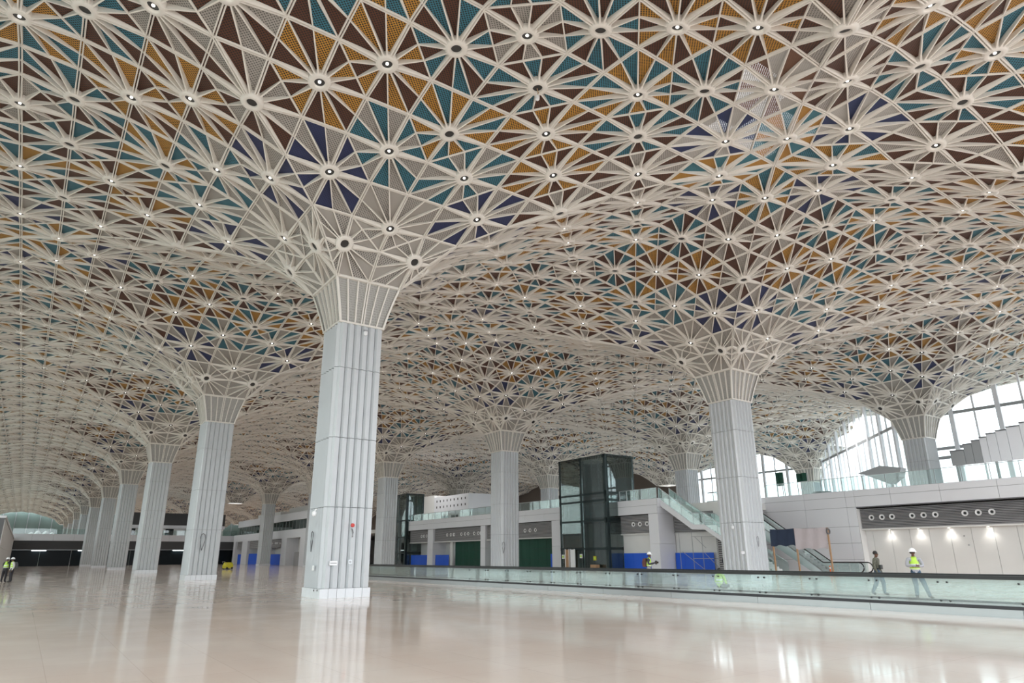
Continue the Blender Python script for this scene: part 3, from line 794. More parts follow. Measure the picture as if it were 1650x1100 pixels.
# stepped white wall panels in front of the facade
t = thing('stepped_screen', 'row of tall white panels with stepped tops in front of the bright facade', 'screen wall', (54, -3.9, 8.95))
tops = [10.16, 10.62, 10.85, 11.03, 11.27, 11.42, 11.62, 11.83, 12.02, 12.2, 12.4, 12.6]
ys = [-3.87, -4.99, -5.67, -6.32, -6.88, -7.61, -8.42, -9.39, -10.3, -11.2, -12.1, -13.0, -13.9]
for k in range(12):
    MB().box(0, 0.35, ys[k + 1] + 3.9 + 0.015, ys[k] + 3.9 - 0.015, 0, tops[k] - 8.95, 'white_panel' if k > 2 else 'steel_mid').build('panel', t)  # first panels grey: shading of that end put into the colour
    MB().box(-0.06, 0.45, ys[k + 1] + 3.9, ys[k] + 3.9, tops[k] - 8.95, tops[k] - 8.95 + 0.10, 'joint').build('cap', t)
for y in (-0.3, -3.3, -6.3, -9.3): MB().box(0.1, 0.25, y - 0.1, y + 0.1, -2.75, 0, 'steel_mid').build('leg', t)
# kiosk canopy like an upturned boat
k_ = thing('desk_canopy', 'grey faceted desk block with a pointed foot behind the glass railing', 'desk', (50, 0.3, 6.2))
MB().poly([(-0.4, 2.0, 2.40), (-0.4, -0.1, 2.90), (-0.4, -1.85, 2.55), (-0.4, -1.6, 1.8), (-0.4, -0.7, 1.24), (-0.4, 1.4, 2.25)] +
          [(0.6, 2.0, 2.40), (0.6, -0.1, 2.90), (0.6, -1.85, 2.55), (0.6, -1.6, 1.8), (0.6, -0.7, 1.24), (0.6, 1.4, 2.25)],
          [(5, 4, 3, 2, 1, 0), (6, 7, 8, 9, 10, 11)] + [(i, (i + 1) % 6, 6 + (i + 1) % 6, 6 + i) for i in range(6)], 'steel_mid').build('block', k_)
MB().lathe([(0.3, 0), (0.12, 0.1), (0.12, 1.5)], 'steel_mid', 12, (0.1, -0.7, 0)).build('foot', k_)
tag(MB().lathe([(0.50, 0), (0.72, 0.1), (0.85, 0.8), (0.80, 0.85), (0.7, 0.8)], 'steel_mid', 18).build('planter', None, (47.3, 4.6, 6.2), True), 'round grey bowl standing behind the railing beside the slanting facade', 'planter')
# green hung nets far behind the railing
for i, (x, y, w_, z0, z1) in enumerate(((66, 20.85, 0.5, 9.9, 11.6), (66, 17.8, 0.7, 10.2, 11.2))):
    tag(MB().prism([(x, y - w_), (x - 0.25, y - w_ / 3), (x + 0.1, y + w_ / 3), (x - 0.1, y + w_), (x + 0.1, y + w_), (x + 0.25, y)], 'z', z0, z1, 'green').box(x - 0.03, x + 0.03, y - w_ - 0.05, y - w_ + 0.05, 6.2, z1, 'steel_mid').box(x - 0.03, x + 0.03, y + w_ - 0.05, y + w_ + 0.05, 6.2, z1, 'steel_mid').build('safety_net'),
        ['left', 'right'][i] + ' dark green safety net hung on poles beyond the right railing', 'netting')

# white perforated box on the upper level
wbx = thing('plant_box', 'white box-shaped room with a punched front on the upper level', 'room', (46, 66, 6.2))
MB().box(0, 10, 9.5, 24, 0, 5.6, 'white_soft').build('long_wall', wbx)
MB().box(0.0, 10, -2, 9.5, 2.2, 5.2, 'white_panel').build('front_wall', wbx)
MB().box(0.6, 10, -2, 9.5, 0, 2.2, 'white_soft').build('base_wall', wbx)
for r_ in range(2):
    for c_ in range(9):
        MB().box(-0.02, 0.03, -1.1 + c_ * 1.18, -0.85 + c_ * 1.18, 3.3 + r_ * 1.0, 3.65 + r_ * 1.0, 'black').build('hole', wbx)
for y0 in (2.2, 5.6): MB().box(0.55, 0.6, y0, y0 + 2.2, 0.1, 2.0, 'black_glass').build('door', wbx)

# ------------------------------------------------------------------ lifts
def lift(lab, x0, x1, y0, y1, h, posts_y, levels, cabin):
    t = thing('glass_lift', lab, 'lift', (x0, y0, 0)); W = x1 - x0; D = y1 - y0
    for y in posts_y:
        MB().box(0, 0.32, y - 0.17, y + 0.17, 0, h, 'steel_dark').build('post', t)
        MB().box(W - 0.3, W, y - 0.15, y + 0.15, 0, h, 'steel_dark').build('post', t)
    lv = [0] + levels + [h]
    for z, th in [(z, 0.5 if i % 2 else 0.3) for i, z in enumerate(levels)] + [(h - 0.15, 0.3)]:
        MB().box(0.02, 0.28, 0, D, z - th / 2, z + th / 2, 'steel_dark').build('beam', t)
        MB().box(0, W, -0.1, 0.15, z - th / 2, z + th / 2, 'steel_dark').build('beam', t)
        MB().box(0, W, D - 0.1, D + 0.1, z - th / 2, z + th / 2, 'steel_dark').build('beam', t)
    for a, b in zip(lv, lv[1:]):
        for ya, yb in zip(posts_y, posts_y[1:]):
            MB().box(-0.04, 0.0, ya + 0.2, yb - 0.2, a + 0.1, b - 0.1, 'glass_dark').build('pane', t)
            MB().box(W - 0.02, W + 0.02, ya + 0.2, yb - 0.2, a + 0.1, b - 0.1, 'glass_dark').build('pane', t)
        MB().box(0.3, W - 0.3, -0.14, -0.1, a + 0.1, b - 0.1, 'glass_dark').build('pane', t)
    for ya, yb in zip(posts_y, posts_y[1:]):
        for yy in (ya + 0.55, yb - 0.55): MB().box(W / 2 - 0.06, W / 2 + 0.06, yy - 0.05, yy + 0.05, 0, h - 0.2, 'steel').build('guide_rail', t)
    for (z, ya, yb, m) in cabin:
        MB().box(0.6, W - 0.6, ya, yb, z, z + 0.25, 'steel_dark').box(0.6, W - 0.6, ya, yb, z + 2.4, z + 2.6, 'steel_dark').box(W - 0.8, W - 0.7, ya, yb, z + 0.25, z + 2.4, m).box(0.6, 0.68, ya, ya + 0.1, z, z + 2.5, 'steel').box(0.6, 0.68, yb - 0.1, yb, z, z + 2.5, 'steel').build('cabin', t)
    return t
lift('tall dark-framed glass lift shaft rising past the upper level', 35.0, 39.0, 20.1, 27.3, 11.45, [0.1, 3.7, 7.1], [2.25, 4.95, 6.9, 7.6], [(5.0, 4.2, 6.7, 'timber'), (4.9, 0.6, 3.2, 'cardboard')])
lift('small dark-framed glass lift shaft beside the column behind the walkway', 36.0, 39.0, 66.0, 71.0, 11.0, [0.1, 2.5, 4.9], [2.1, 4.4, 6.9], [(2.2, 0.5, 2.1, 'steel')])
for i, (y, m) in enumerate(((25.6, 'timber'), (24.75, 'label_white'))):
    tag(MB().box(34.4, 34.5, y - 0.3, y + 0.3, 0, 2.2, m).box(34.36, 34.4, y - 0.34, y - 0.26, 0, 2.25, 'label_white').box(34.36, 34.4, y + 0.26, y + 0.34, 0, 2.25, 'label_white').build('door_leaf'),
        ['brown door leaf leaning at the tall lift', 'white slatted door leaf leaning at the tall lift'][i], 'door leaf')
tag(MB().box(34.2, 34.9, 20.9, 22.6, 0, 0.45, 'cardboard').box(34.3, 34.8, 21.2, 22.0, 0.45, 0.75, 'cardboard').build('cardboard_pile'), 'pile of torn cardboard at the foot of the tall lift', 'cardboard')
for i, (y, z) in enumerate(((22.0, 1.35), (24.05, 1.55), (26.9, 1.5))):
    tag(MB().box(34.91, 34.958, y - 0.2, y + 0.2, z - 0.2, z + 0.2, 'yellow' if i == 0 else 'label_white').box(34.89, 34.91, y - 0.12, y + 0.12, z - 0.1, z + 0.1, 'vest').build('notice'),
        ['yellow notice on the tall lift glass above the cardboard', 'pale notice on the middle post of the tall lift', 'small notice on the left post of the tall lift'][i], 'notice')

# ------------------------------------------------------------------ moving walkway
WX0, WX1, WY0, WY1 = 10.2, 12.1, -38.0, 30.0
wk = thing('moving_walkway', 'long moving walkway with glass sides and black handrails crossing in front of the shops', 'moving walkway', (WX0, 0, 0))
W = WX1 - WX0
MB().box(0.12, W - 0.12, WY0, WY1, 0, 0.24, 'louver').build('tread_band', wk)
for sx, x in ((-1, 0.0), (1, W)):
    n = 17; st = (WY1 - WY0) / n
    for k in range(n):
        y0 = WY0 + k * st
        MB().box(x - 0.05, x + 0.05, y0 + 0.006, y0 + st - 0.006, 0, 0.21, 'steel').build('skirt_panel', wk)
    MB().prism([(x - 0.10, 0.21), (x + 0.10, 0.21), (x + 0.07, 0.29), (x - 0.07, 0.29)], 'y', WY0, WY1, 'louver_back').build('deck_trim', wk)
    n = 34; st = (WY1 - 0.6 - WY0) / n
    for k in range(n):
        y0 = WY0 + k * st
        p = MB().box(x - 0.008, x + 0.008, y0 + 0.008, y0 + st - 0.008, 0.28, 0.95, 'glass_walk').build('pane', wk)
        if sx < 0 and y0 < 5:
            for yy in (y0 + 0.12, y0 + st - 0.12):
                for zz in (0.36, 0.86): MB().lathe([(0.028, -0.03), (0.028, 0.02)], 'black', 8, (x, yy, zz), 'x').build('clamp', p)
    pts = [(x, WY0, 1.0)] + [(x, WY1 - 0.9, 1.0)] + [(x, WY1 - 0.9 + 0.42 * math.sin(a), 0.58 + 0.42 * math.cos(a)) for a in [math.pi * i / 8 for i in range(1, 9)]]
    hr = MB()
    for a, b in zip(pts, pts[1:]): hr.bar(a, b, 0.10, 0.09, 'black', (0, 0, 1) if abs(b[2] - a[2]) < 0.5 * abs(b[1] - a[1]) + 0.001 else (0, 1, 0))
    hr.build('handrail', wk)

# ------------------------------------------------------------------ stairs with landing
stv = thing('staircase', 'white staircase with glass sides descending behind the large column', 'staircase', (36.9, 0, 0))
poly = [(14.95, 6.75), (11.05, 4.2), (9.85, 4.15), (3.1, 0.0)]
def stringer(x0, x1):
    up_ = [(y, z) for y, z in poly]; lo_ = [(15.2, 6.30), (11.2, 3.78), (9.8, 3.72), (3.75, 0.0)]
    return MB().prism(up_ + lo_[::-1], 'x', x0, x1, 'white_panel')
stringer(0, 0.16).build('stringer', stv); stringer(1.5, 1.62).build('stringer', stv)
def steps(y0, z0, y1, z1, n):
    for k in range(n):
        ya, yb = y0 + (y1 - y0) * k / n, y0 + (y1 - y0) * (k + 1) / n; zb = z0 + (z1 - z0) * (k + 1) / n
        MB().box(0.16, 1.5, min(ya, yb), max(ya, yb), zb - 0.16, zb, 'white_soft').build('step', stv)
steps(3.1, 0.0, 9.85, 4.1, 24); steps(11.05, 4.1, 14.9, 6.7, 15)
MB().box(0.16, 1.5, 9.85, 11.05, 3.95, 4.1, 'white_soft').build('landing', stv)
for xx in (0.08, 1.56):
    for (ya, za), (yb, zb) in zip(poly, poly[1:]):
        n = max(1, round(abs(ya - yb) / 1.3))
        for k in range(n):
            a0, a1 = k / n, (k + 1) / n
            p0 = (ya + (yb - ya) * a0, za + (zb - za) * a0); p1 = (ya + (yb - ya) * a1, za + (zb - za) * a1)
            MB().prism([(p0[0] - 0.02, p0[1]), (p1[0] + 0.02, p1[1]), (p1[0] + 0.02, p1[1] + 0.95), (p0[0] - 0.02, p0[1] + 0.95)], 'x', xx - 0.008, xx + 0.008, 'glass').build('pane', stv)
            MB().bar((xx, p0[0], p0[1]), (xx, p0[0], p0[1] + 1.0), 0.04, 0.04, 'steel').build('baluster', stv)
        MB().bar((xx, ya, za + 1.0), (xx, yb, zb + 1.0), 0.05, 0.05, 'steel').build('handrail', stv)

# ------------------------------------------------------------------ escalator
es = thing('escalator', 'escalator with black handrails rising beside the right wall', 'escalator', (39.6, 0, 0))
prof_lo = [(-2.4, 0.0), (-2.4, 0.12), (0.9, 0.12), (9.6, 6.22), (11.5, 6.22), (11.5, 5.4), (9.7, 5.3), (1.4, 0.0)]
for x0, x1 in ((0, 0.22), (1.28, 1.5)):
    MB().prism([(y, z + (0.14 if 0 < i < 5 else 0)) for i, (y, z) in enumerate(prof_lo)], 'x', x0, x1, 'steel').build('side_cladding', es)
for k in range(30):
    y = 0.9 + 8.7 * k / 30; z = 0.12 + 6.1 * (k + 1) / 30
    MB().box(0.22, 1.28, y, y + 0.30, z - 0.2, z, 'louver').build('step', es)
MB().box(0.22, 1.28, -2.4, 0.9, 0, 0.14, 'steel_mid').build('landing_plate', es)
for xx in (0.11, 1.39):
    path = [(-1.9, 0.30), (0.9, 0.30), (9.6, 6.4), (11.4, 6.4)]
    for (ya, za), (yb, zb) in zip(path, path[1:]):
        n = max(1, round((yb - ya) / 1.5))
        for k in range(n):
            u0, u1 = k / n, (k + 1) / n
            MB().prism([(ya + (yb - ya) * u0 + 0.01, za + (zb - za) * u0), (ya + (yb - ya) * u1 - 0.01, za + (zb - za) * u1), (ya + (yb - ya) * u1 - 0.01, za + (zb - za) * u1 + 0.68), (ya + (yb - ya) * u0 + 0.01, za + (zb - za) * u0 + 0.68)], 'x', xx - 0.008, xx + 0.008, 'glass_walk').build('pane', es)
    arc = [(xx, -1.9 - 0.36 * math.sin(a), 0.64 + 0.36 * math.cos(a)) for a in [math.pi * i / 7 for i in range(8)]]
    MB().tube([(xx, 11.4, 7.1), (xx, 9.6, 7.1), (xx, 0.9, 1.0)] + arc, 0.045, 'black', 8).build('handrail', es)
tag(MB().lathe([(0.2, 0.0), (0.2, 0.04), (0.05, 0.06), (0.045, 0.75), (0.02, 0.78)], 'orange', 10).lathe([(0.047, 0.3), (0.047, 0.42)], 'label_white', 10).lathe([(0.047, 0.55), (0.047, 0.65)], 'label_white', 10).build('barrier_post', None, (39.2, 0.1, 0), True), 'orange and white barrier post at the foot of the escalator', 'barrier post')

# timber frames with hung sheets in front of the escalator
tf = thing('sheet_frame', 'timber frame hung with a navy tarpaulin and a pale pink sheet before the escalator', 'frame', (36.2, 0, 0))
for y, z in ((2.75, 3.5), (0.75, 3.5), (-1.85, 3.45)): MB().box(-0.05, 0.05, y - 0.05, y + 0.05, 0, z, 'timber').build('timber_post', tf)
MB().bar((0, 2.8, 3.45), (0, -1.9, 3.4), 0.05, 0.05, 'timber').build('top_rail', tf)
def sheet(y0, y1, z0, z1, m, name):
    n = 10; vs = []
    for i in range(n + 1):
        for j in range(5):
            y = y0 + (y1 - y0) * i / n; z = z1 + (z0 - z1) * j / 4 - (0.05 * math.sin(math.pi * i / n) if j == 0 else 0.06 * math.sin(i * 1.3) * (j / 4))
            vs.append((-0.09 - 0.05 * math.sin(i * 1.7 + j * 0.5), y, z))
    k = len(vs); vs += [(x + 0.02, y, z) for x, y, z in vs]
    fs = [(i * 5 + j, i * 5 + j + 1, (i + 1) * 5 + j + 1, (i + 1) * 5 + j) for i in range(n) for j in range(4)]
    fs += [tuple(k + q for q in f[::-1]) for f in fs]
    MB().poly(vs, fs, m).build(name, tf, None, True)
sheet(2.85, 0.8, 2.25, 3.5, 'cloth_dark', 'tarpaulin'); sheet(0.75, -1.75, 2.0, 3.5, 'cloth_pink', 'pink_sheet')
MB().lathe([(0.16, -0.05), (0.22, -0.05), (0.22, 0.05), (0.16, 0.05), (0.16, -0.05)], 'joint', 14, (-0.1, -1.95, 3.2), 'y', False).build('rope_coil', tf)
# scaffold under the stairs
sc = thing('scaffold', 'thin steel tube scaffold in front of the deep blue hoarding', 'scaffold', (37.9, 0, 0))
for y in (9.4, 11.0, 12.1, 13.6): MB().tube([(0, y, 0), (0, y + 0.05, 3.6 if y > 11.5 else 3.2)], 0.025, 'steel_mid', 6).build('upright', sc)
for a, b in (((0.05, 13.4, 1.9), (0.05, 10.9, 0.3)), ((0.05, 10.9, 1.8), (0.05, 9.3, 0.4)), ((0.05, 11.9, 3.2), (0.05, 10.7, 2.2)), ((0.03, 9.3, 1.3), (0.03, 12.2, 1.3)), ((0.03, 9.2, 3.15), (0.03, 12.2, 3.2))):
    MB().tube([a, b], 0.022, 'steel_mid', 6).build('brace', sc)

# ------------------------------------------------------------------ small fittings on the columns
def ray(px, py):
    d = fwd + right * ((px - 826.05) / FPX) - up * ((py - 567.19) / FPX); return d
def on_x(px, py, x):
    d = ray(px, py); return CAM + d * ((x - CAM.x) / d.x)
def on_y(px, py, y):
    d = ray(px, py); return CAM + d * ((y - CAM.y) / d.y)
FY, FX = -1.162, -1.162
def dome(p, lab):
    t = thing('security_camera', lab, 'camera', p)
    MB().lathe([(0.05, 0.12), (0.09, 0.08), (0.09, -0.02), (0.07, -0.07), (0.0, -0.10)], 'label_white', 14).build('dome', t, None, True)
    MB().bar((0, 0, 0.1), (0.12, 0.10, 0.22), 0.04, 0.04, 'label_white').build('bracket', t)
p = on_y(506, 828, -1.27); dome(p, 'white dome camera on a bracket near the corner of the nearest column')
p = on_x(1181, 850, 27.5); dome(p, 'white dome camera on the large column beside the escalator')
def plate(p, w, h, m, lab, cat, axis='y', name='sign_plate'):
    b = MB()
    if axis == 'y': b.box(-w / 2, w / 2, -0.02, 0.0, -h / 2, h / 2, m).box(-w / 2 + 0.03, w / 2 - 0.03, -0.024, -0.02, -h * 0.1, h * 0.1, 'steel_mid')
    else: b.box(-0.02, 0.0, -w / 2, w / 2, -h / 2, h / 2, m)
    return tag(b.build(name, None, p), lab, cat)
plate(on_y(537, 907, FY), 0.34, 0.18, 'label_white', 'small white notice stuck on the right face of the nearest column', 'notice')
plate(on_x(505, 915, FX), 0.24, 0.20, 'label_white', 'small white plate on the left face of the nearest column', 'plate', 'x')
plate(on_y(1197, 890, FY), 0.34, 0.16, 'label_white', 'small white plate at the corner of the column beside the escalator', 'plate')
p = on_y(564, 905, FY)
tag(MB().box(-0.08, 0.08, -0.025, 0, -0.09, 0.09, 'steel').lathe([(0.045, -0.03), (0.045, -0.02)], 'steel_mid', 12, axis='y').build('switch_box', None, p), 'square steel switch box low on the nearest column', 'switch')
p = on_y(568, 846, FY); t = thing('call_point', 'red call point with a hanging black handset on the nearest column', 'call point', p)
MB().lathe([(0.0, -0.07), (0.08, -0.06), (0.09, 0.0)], 'red', 14, axis='y', cap=False).build('bell', t); MB().tube([(-0.04, -0.03, -0.14), (0.0, -0.03, -0.2), (0.03, -0.03, -0.3), (0.02, -0.03, -0.5)], 0.025, 'joint', 6).build('handset', t)
def cable(p, axis, lab, s=1.0):
    pts = []
    for i in range(13):
        a = 2 * math.pi * i / 12; u, w = 0.10 * math.sin(a) + 0.04 * math.sin(2 * a), 0.42 * math.cos(a)
        pts.append((u * s, -0.02, w * s) if axis == 'y' else (-0.02, u * s, w * s))
    t = tag(MB().tube(pts, 0.018 * s, 'joint', 6).build('cable_loop', None, p), lab, 'cable')
cable(on_x(503, 872, FX), 'x', 'dark loop of cable hanging on the left face of the nearest column')
cable(on_y(326, 873, S + FY - 0.03), 'y', 'dark loop of cable hanging on the second column of the left row', 1.5)
cable(on_y(1221, 872, FY), 'y', 'dark cable hook on the right face of the column beside the escalator', 0.8)
cable(on_y(811, 882, S + FY), 'y', 'dark loop of cable on the column between the green nets', 1.3)
for i, px in enumerate((505.5, 511)):
    p = on_x(px, 951, -1.145); tag(MB().lathe([(0.04, -0.012), (0.04, 0.0)], 'black', 10, axis='x').build('plinth_socket', None, p), ['left', 'right'][i] + ' of two round black sockets in the plinth of the nearest column', 'socket')
p = on_y(588, 537, FY); tag(MB().lathe([(0.03, 0.14), (0.09, 0.10), (0.09, -0.02), (0.05, -0.08)], 'label_white', 12).box(-0.09, 0.09, 0.0, 0.08, 0.12, 0.2, 'steel').build('sensor', None, p + Vector((0, -0.1, -0.05))), 'small white sensor right under the capital of the nearest column', 'sensor')
# hanging lamp cord out of one hub
hp = min((h for h in hubs.values()), key=lambda h: (Vector(h['pos'][:2]) - Vector((U, -7 * U))).length)
p = Vector(hp['pos']) - Vector((0, 0, DROP))
tag(MB().tube([(0, 0, 0.05), (0.05, 0, -0.12), (0.02, 0.02, -0.25)], 0.02, 'timber', 6).lathe([(0.05, -0.25), (0.09, -0.32), (0.08, -0.45), (0.03, -0.5)], 'label_white', 10).build('hanging_bag', None, p), 'white bag hanging on a cord out of a dark ceiling hub', 'bag')

# machines parked on the floor by the far wall
def scrubber(loc, m, lab, s=1.0):
    t = thing('floor_scrubber', lab, 'floor machine', loc, None, 0.4)
    MB().prism([(-0.55 * s, 0.15), (0.55 * s, 0.15), (0.62 * s, 0.55), (0.35 * s, 0.95 * s), (-0.35 * s, 0.95 * s), (-0.6 * s, 0.5)], 'y', -0.4 * s, 0.4 * s, m).build('body', t)
    for x in (-0.4, 0.4):
        for y in (-0.42, 0.42): MB().lathe([(0.16, -0.05), (0.16, 0.05)], 'black', 12, (x * s, y * s, 0.16), 'y').build('wheel', t)
    MB().tube([(-0.5 * s, -0.3 * s, 0.7 * s), (-0.75 * s, -0.3 * s, 1.05 * s), (-0.75 * s, 0.3 * s, 1.05 * s), (-0.5 * s, 0.3 * s, 0.7 * s)], 0.03, 'joint', 6).build('handle', t)
scrubber((12.9, 75.6, 0), 'yellow', 'yellow floor machine parked behind the second column of the left row')
scrubber((11.2, 77.0, 0), 'grey_green', 'grey green floor machine parked beside the yellow one', 0.9)

# ------------------------------------------------------------------ people
def seg_dist(p, a, b):
    ab = b - a; t = max(0, min(1, (p - a).dot(ab) / max(1e-9, ab.length_squared))); return (p - (a + ab * t)).length
def skinned(name, verts, edges, parent, regions, sub=2, default=None, bands=None):
    """verts: name -> (x,y,z, r) or (x,y,z,(rx,ry)); edges: (a,b,region); first vertex is the root"""
    me = bpy.data.meshes.new(name + '_base'); idx = {k: i for i, k in enumerate(verts)}
    me.from_pydata([v[:3] for v in verts.values()], [(idx[a], idx[b]) for a, b, _ in edges], [])
    o = bpy.data.objects.new(name + '_base', me); COL.objects.link(o)
    md = o.modifiers.new('skin', 'SKIN'); md.use_smooth_shade = True; md.branch_smoothing = 0.4
    for i, v in enumerate(verts.values()):
        r = v[3]; sv = me.skin_vertices[0].data[i]; sv.radius = r if isinstance(r, tuple) else (r, r); sv.use_root = (i == 0)
    sd = o.modifiers.new('sub', 'SUBSURF'); sd.levels = sub; sd.render_levels = sub
    dg = bpy.context.evaluated_depsgraph_get()
    out = bpy.data.meshes.new_from_object(o.evaluated_get(dg)); bpy.data.objects.remove(o)
    out.materials.clear(); mats = []
    def mi(m):
        if m not in mats: mats.append(m); out.materials.append(MT[m])
        return mats.index(m)
    segs = []
    for a, b, rg in edges:
        A, B = Vector(verts[a][:3]), Vector(verts[b][:3]); ra, rb = verts[a][3], verts[b][3]
        ra = sum(ra) / 2 if isinstance(ra, tuple) else ra; rb = sum(rb) / 2 if isinstance(rb, tuple) else rb
        segs.append((A, B, (ra + rb) / 2, rg))
    for p in out.polygons:
        c = p.center; rg = min(segs, key=lambda s_: seg_dist(c, s_[0], s_[1]) - s_[2])[3]; m = regions[rg]
        if bands:
            for z0, z1, bm in bands:
                if z0 < c.z < z1: m = bm
        p.material_index = mi(m); p.use_smooth = True
    out.name = name
    return link(name, out, parent)
def hand(V, E, side, w, d, curl, wrist):
    """palm, four fingers and a thumb from wrist w along d, bending towards curl"""
    w, d, c = Vector(w), Vector(d).normalized(), Vector(curl).normalized(); a = d.cross(c).normalized() * (1 if side == 'L' else -1)
    def add(k, p, r): V[side + k] = (*p, r)
    add('palm', w + d * 0.055, (0.036, 0.022)); E.append((wrist, side + 'palm', 'skin'))
    for i, (o, ln) in enumerate(((-0.030, 0.072), (-0.010, 0.082), (0.010, 0.078), (0.029, 0.060))):
        b = w + d * 0.095 + a * o
        add(f'f{i}a', b, 0.0095); add(f'f{i}b', b + d * ln * 0.5 + c * 0.012, 0.009); add(f'f{i}c', b + d * ln * 0.75 + c * 0.042, 0.008)
        E += [(side + 'palm', side + f'f{i}a', 'skin'), (side + f'f{i}a', side + f'f{i}b', 'skin'), (side + f'f{i}b', side + f'f{i}c', 'skin')]
    b = w + d * 0.04 - a * 0.035
    add('t0', b, 0.011); add('t1', b + d * 0.04 - a * 0.02 + c * 0.015, 0.0095)
    E += [(side + 'palm', side + 't0', 'skin'), (side + 't0', side + 't1', 'skin')]
def person(label, loc, rotz, arms, colors, legs=None, lean=0.0, head_turn=0.0, helmet=True, vest=True, sit=False, extra=None, scale=1.0):
    t = thing('person', label, 'person', loc, None, rotz); t.scale = (scale,) * 3
    dz = -0.74 if sit else 0.0
    def T(x, y, z): return (x, y - lean * (z - 0.95) if z > 0.95 else y, z + dz)
    V = {'pelvis': (*T(0, 0, 0.96), (0.175, 0.130)), 'waist': (*T(0, -0.005, 1.10), (0.160, 0.120)), 'chest': (*T(0, 0, 1.28), (0.185, 0.130)), 'upchest': (*T(0, 0, 1.41), (0.120, 0.085)),
         'neck': (*T(0, -0.01, 1.50), 0.055), 'skull0': (*T(0, -0.025, 1.575), (0.066, 0.075)), 'skull1': (*T(0, -0.02, 1.655), (0.078, 0.094)), 'skull2': (*T(0, -0.01, 1.715), (0.058, 0.070))}
    E = [('pelvis', 'waist', 'shirt'), ('waist', 'chest', 'shirt'), ('chest', 'upchest', 'shirt'), ('upchest', 'neck', 'skin'), ('neck', 'skull0', 'skin'), ('skull0', 'skull1', 'skin'), ('skull1', 'skull2', 'skin')]
    hx, hy = math.sin(head_turn), -math.cos(head_turn)
    n0 = V['skull0']; V['nose'] = (n0[0] + hx * 0.095, n0[1] + hy * 0.095, n0[2] + 0.035, 0.014); E.append(('skull0', 'nose', 'skin'))
    legs = legs or {}
    for sd, sx in (('L', 1), ('R', -1)):
        if sit:
            V[sd + 'hip'] = (0.10 * sx, -0.02, 0.17, 0.095); V[sd + 'knee'] = (0.34 * sx, -0.34, 0.20, 0.068); V[sd + 'ank'] = (-0.02 * sx, -0.46, 0.09, 0.048); V[sd + 'toe'] = (-0.16 * sx, -0.50, 0.07, 0.04)
        else:
            k, a, o = legs.get(sd, ((0.11 * sx, -0.02, 0.50), (0.12 * sx, 0.03, 0.09), (0.14 * sx, -0.15, 0.045)))
            V[sd + 'hip'] = (0.10 * sx, 0, 0.88, 0.122); V[sd + 'knee'] = (*k, 0.088); V[sd + 'ank'] = (*a, 0.066); V[sd + 'toe'] = (*o, (0.058, 0.045))
        E += [('pelvis', sd + 'hip', 'legs'), (sd + 'hip', sd + 'knee', 'legs'), (sd + 'knee', sd + 'ank', 'legs'), (sd + 'ank', sd + 'toe', 'shoe')]
        el, wr_, d, cu = arms[sd]
        V[sd + 'sho'] = (*T(0.195 * sx, 0, 1.41), 0.080); V[sd + 'elb'] = (*T(*el), 0.060); V[sd + 'wri'] = (*T(*wr_), 0.040)
        E += [('upchest', sd + 'sho', 'shirt'), (sd + 'sho', sd + 'elb', 'shirt'), (sd + 'elb', sd + 'wri', 'sleeve')]
        hand(V, E, sd, T(*wr_), d, cu, sd + 'wri')
        s1 = V['skull1']; V[sd + 'ear'] = (s1[0] + 0.088 * sx, s1[1] + 0.01, s1[2] - 0.03, 0.016); E.append(('skull1', sd + 'ear', 'skin'))
    reg = {'skin': 'skin_brown', 'shirt': colors['shirt'], 'sleeve': colors.get('sleeve', colors['shirt']), 'legs': colors['legs'], 'shoe': 'shoe'}
    skinned('body', V, E, t, reg, 2)
    s1 = V['skull1']; s2 = V['skull2']; hc = Vector((s1[0], s1[1], s1[2]))
    for sx in (-1, 1):
        q = Vector((hx, hy, 0)) * 0.088 + Vector((hy, -hx, 0)) * 0.032 * sx
        MB().lathe([(0.001, -0.010), (0.011, 0.0), (0.001, 0.010)], 'hair', 8, tuple(hc + q + Vector((0, 0, -0.02)))).build('eye', t)
    q = Vector((hx, hy, 0)) * 0.086 + Vector((0, 0, -0.105)); mo = hc + q
    MB().bar(mo + Vector((hy, -hx, 0)) * 0.022, mo - Vector((hy, -hx, 0)) * 0.022, 0.012, 0.008, 'backpack').build('mouth', t)
    if helmet:
        h = MB().lathe([(0.0, 0.125), (0.05, 0.115), (0.10, 0.075), (0.122, 0.0), (0.145, -0.012), (0.142, -0.022), (0.115, -0.012)], 'helmet', 18, cap=False)
        h.poly([(0.09 * math.cos(a), -0.10 - 0.075 * math.sin(a) - 0.02, -0.018 + z) for z in (0, 0.012) for a in [math.pi * i / 6 for i in range(7)]], [tuple(range(7)), tuple(range(13, 6, -1))] + [(i, i + 1, 8 + i, 7 + i) for i in range(6)], 'helmet')
        h.poly([(x, y, z) for y, z in ((-0.10, 0.08), (0.0, 0.135), (0.10, 0.08)) for x in (-0.012, 0.012)], [(0, 1, 3, 2), (2, 3, 5, 4)], 'helmet')
        ho = h.build('helmet', t, hc + Vector((0, 0.005, 0.03)), True); ho.rotation_euler = (0, 0, head_turn)
    MB().lathe([(0.0, 0.098), (0.05, 0.090), (0.086, 0.045), (0.094, 0.0), (0.080, -0.05)], 'hair', 14, cap=False).build('hair', t, hc + Vector((-hx * 0.022, -hy * 0.022, 0.006)), True)
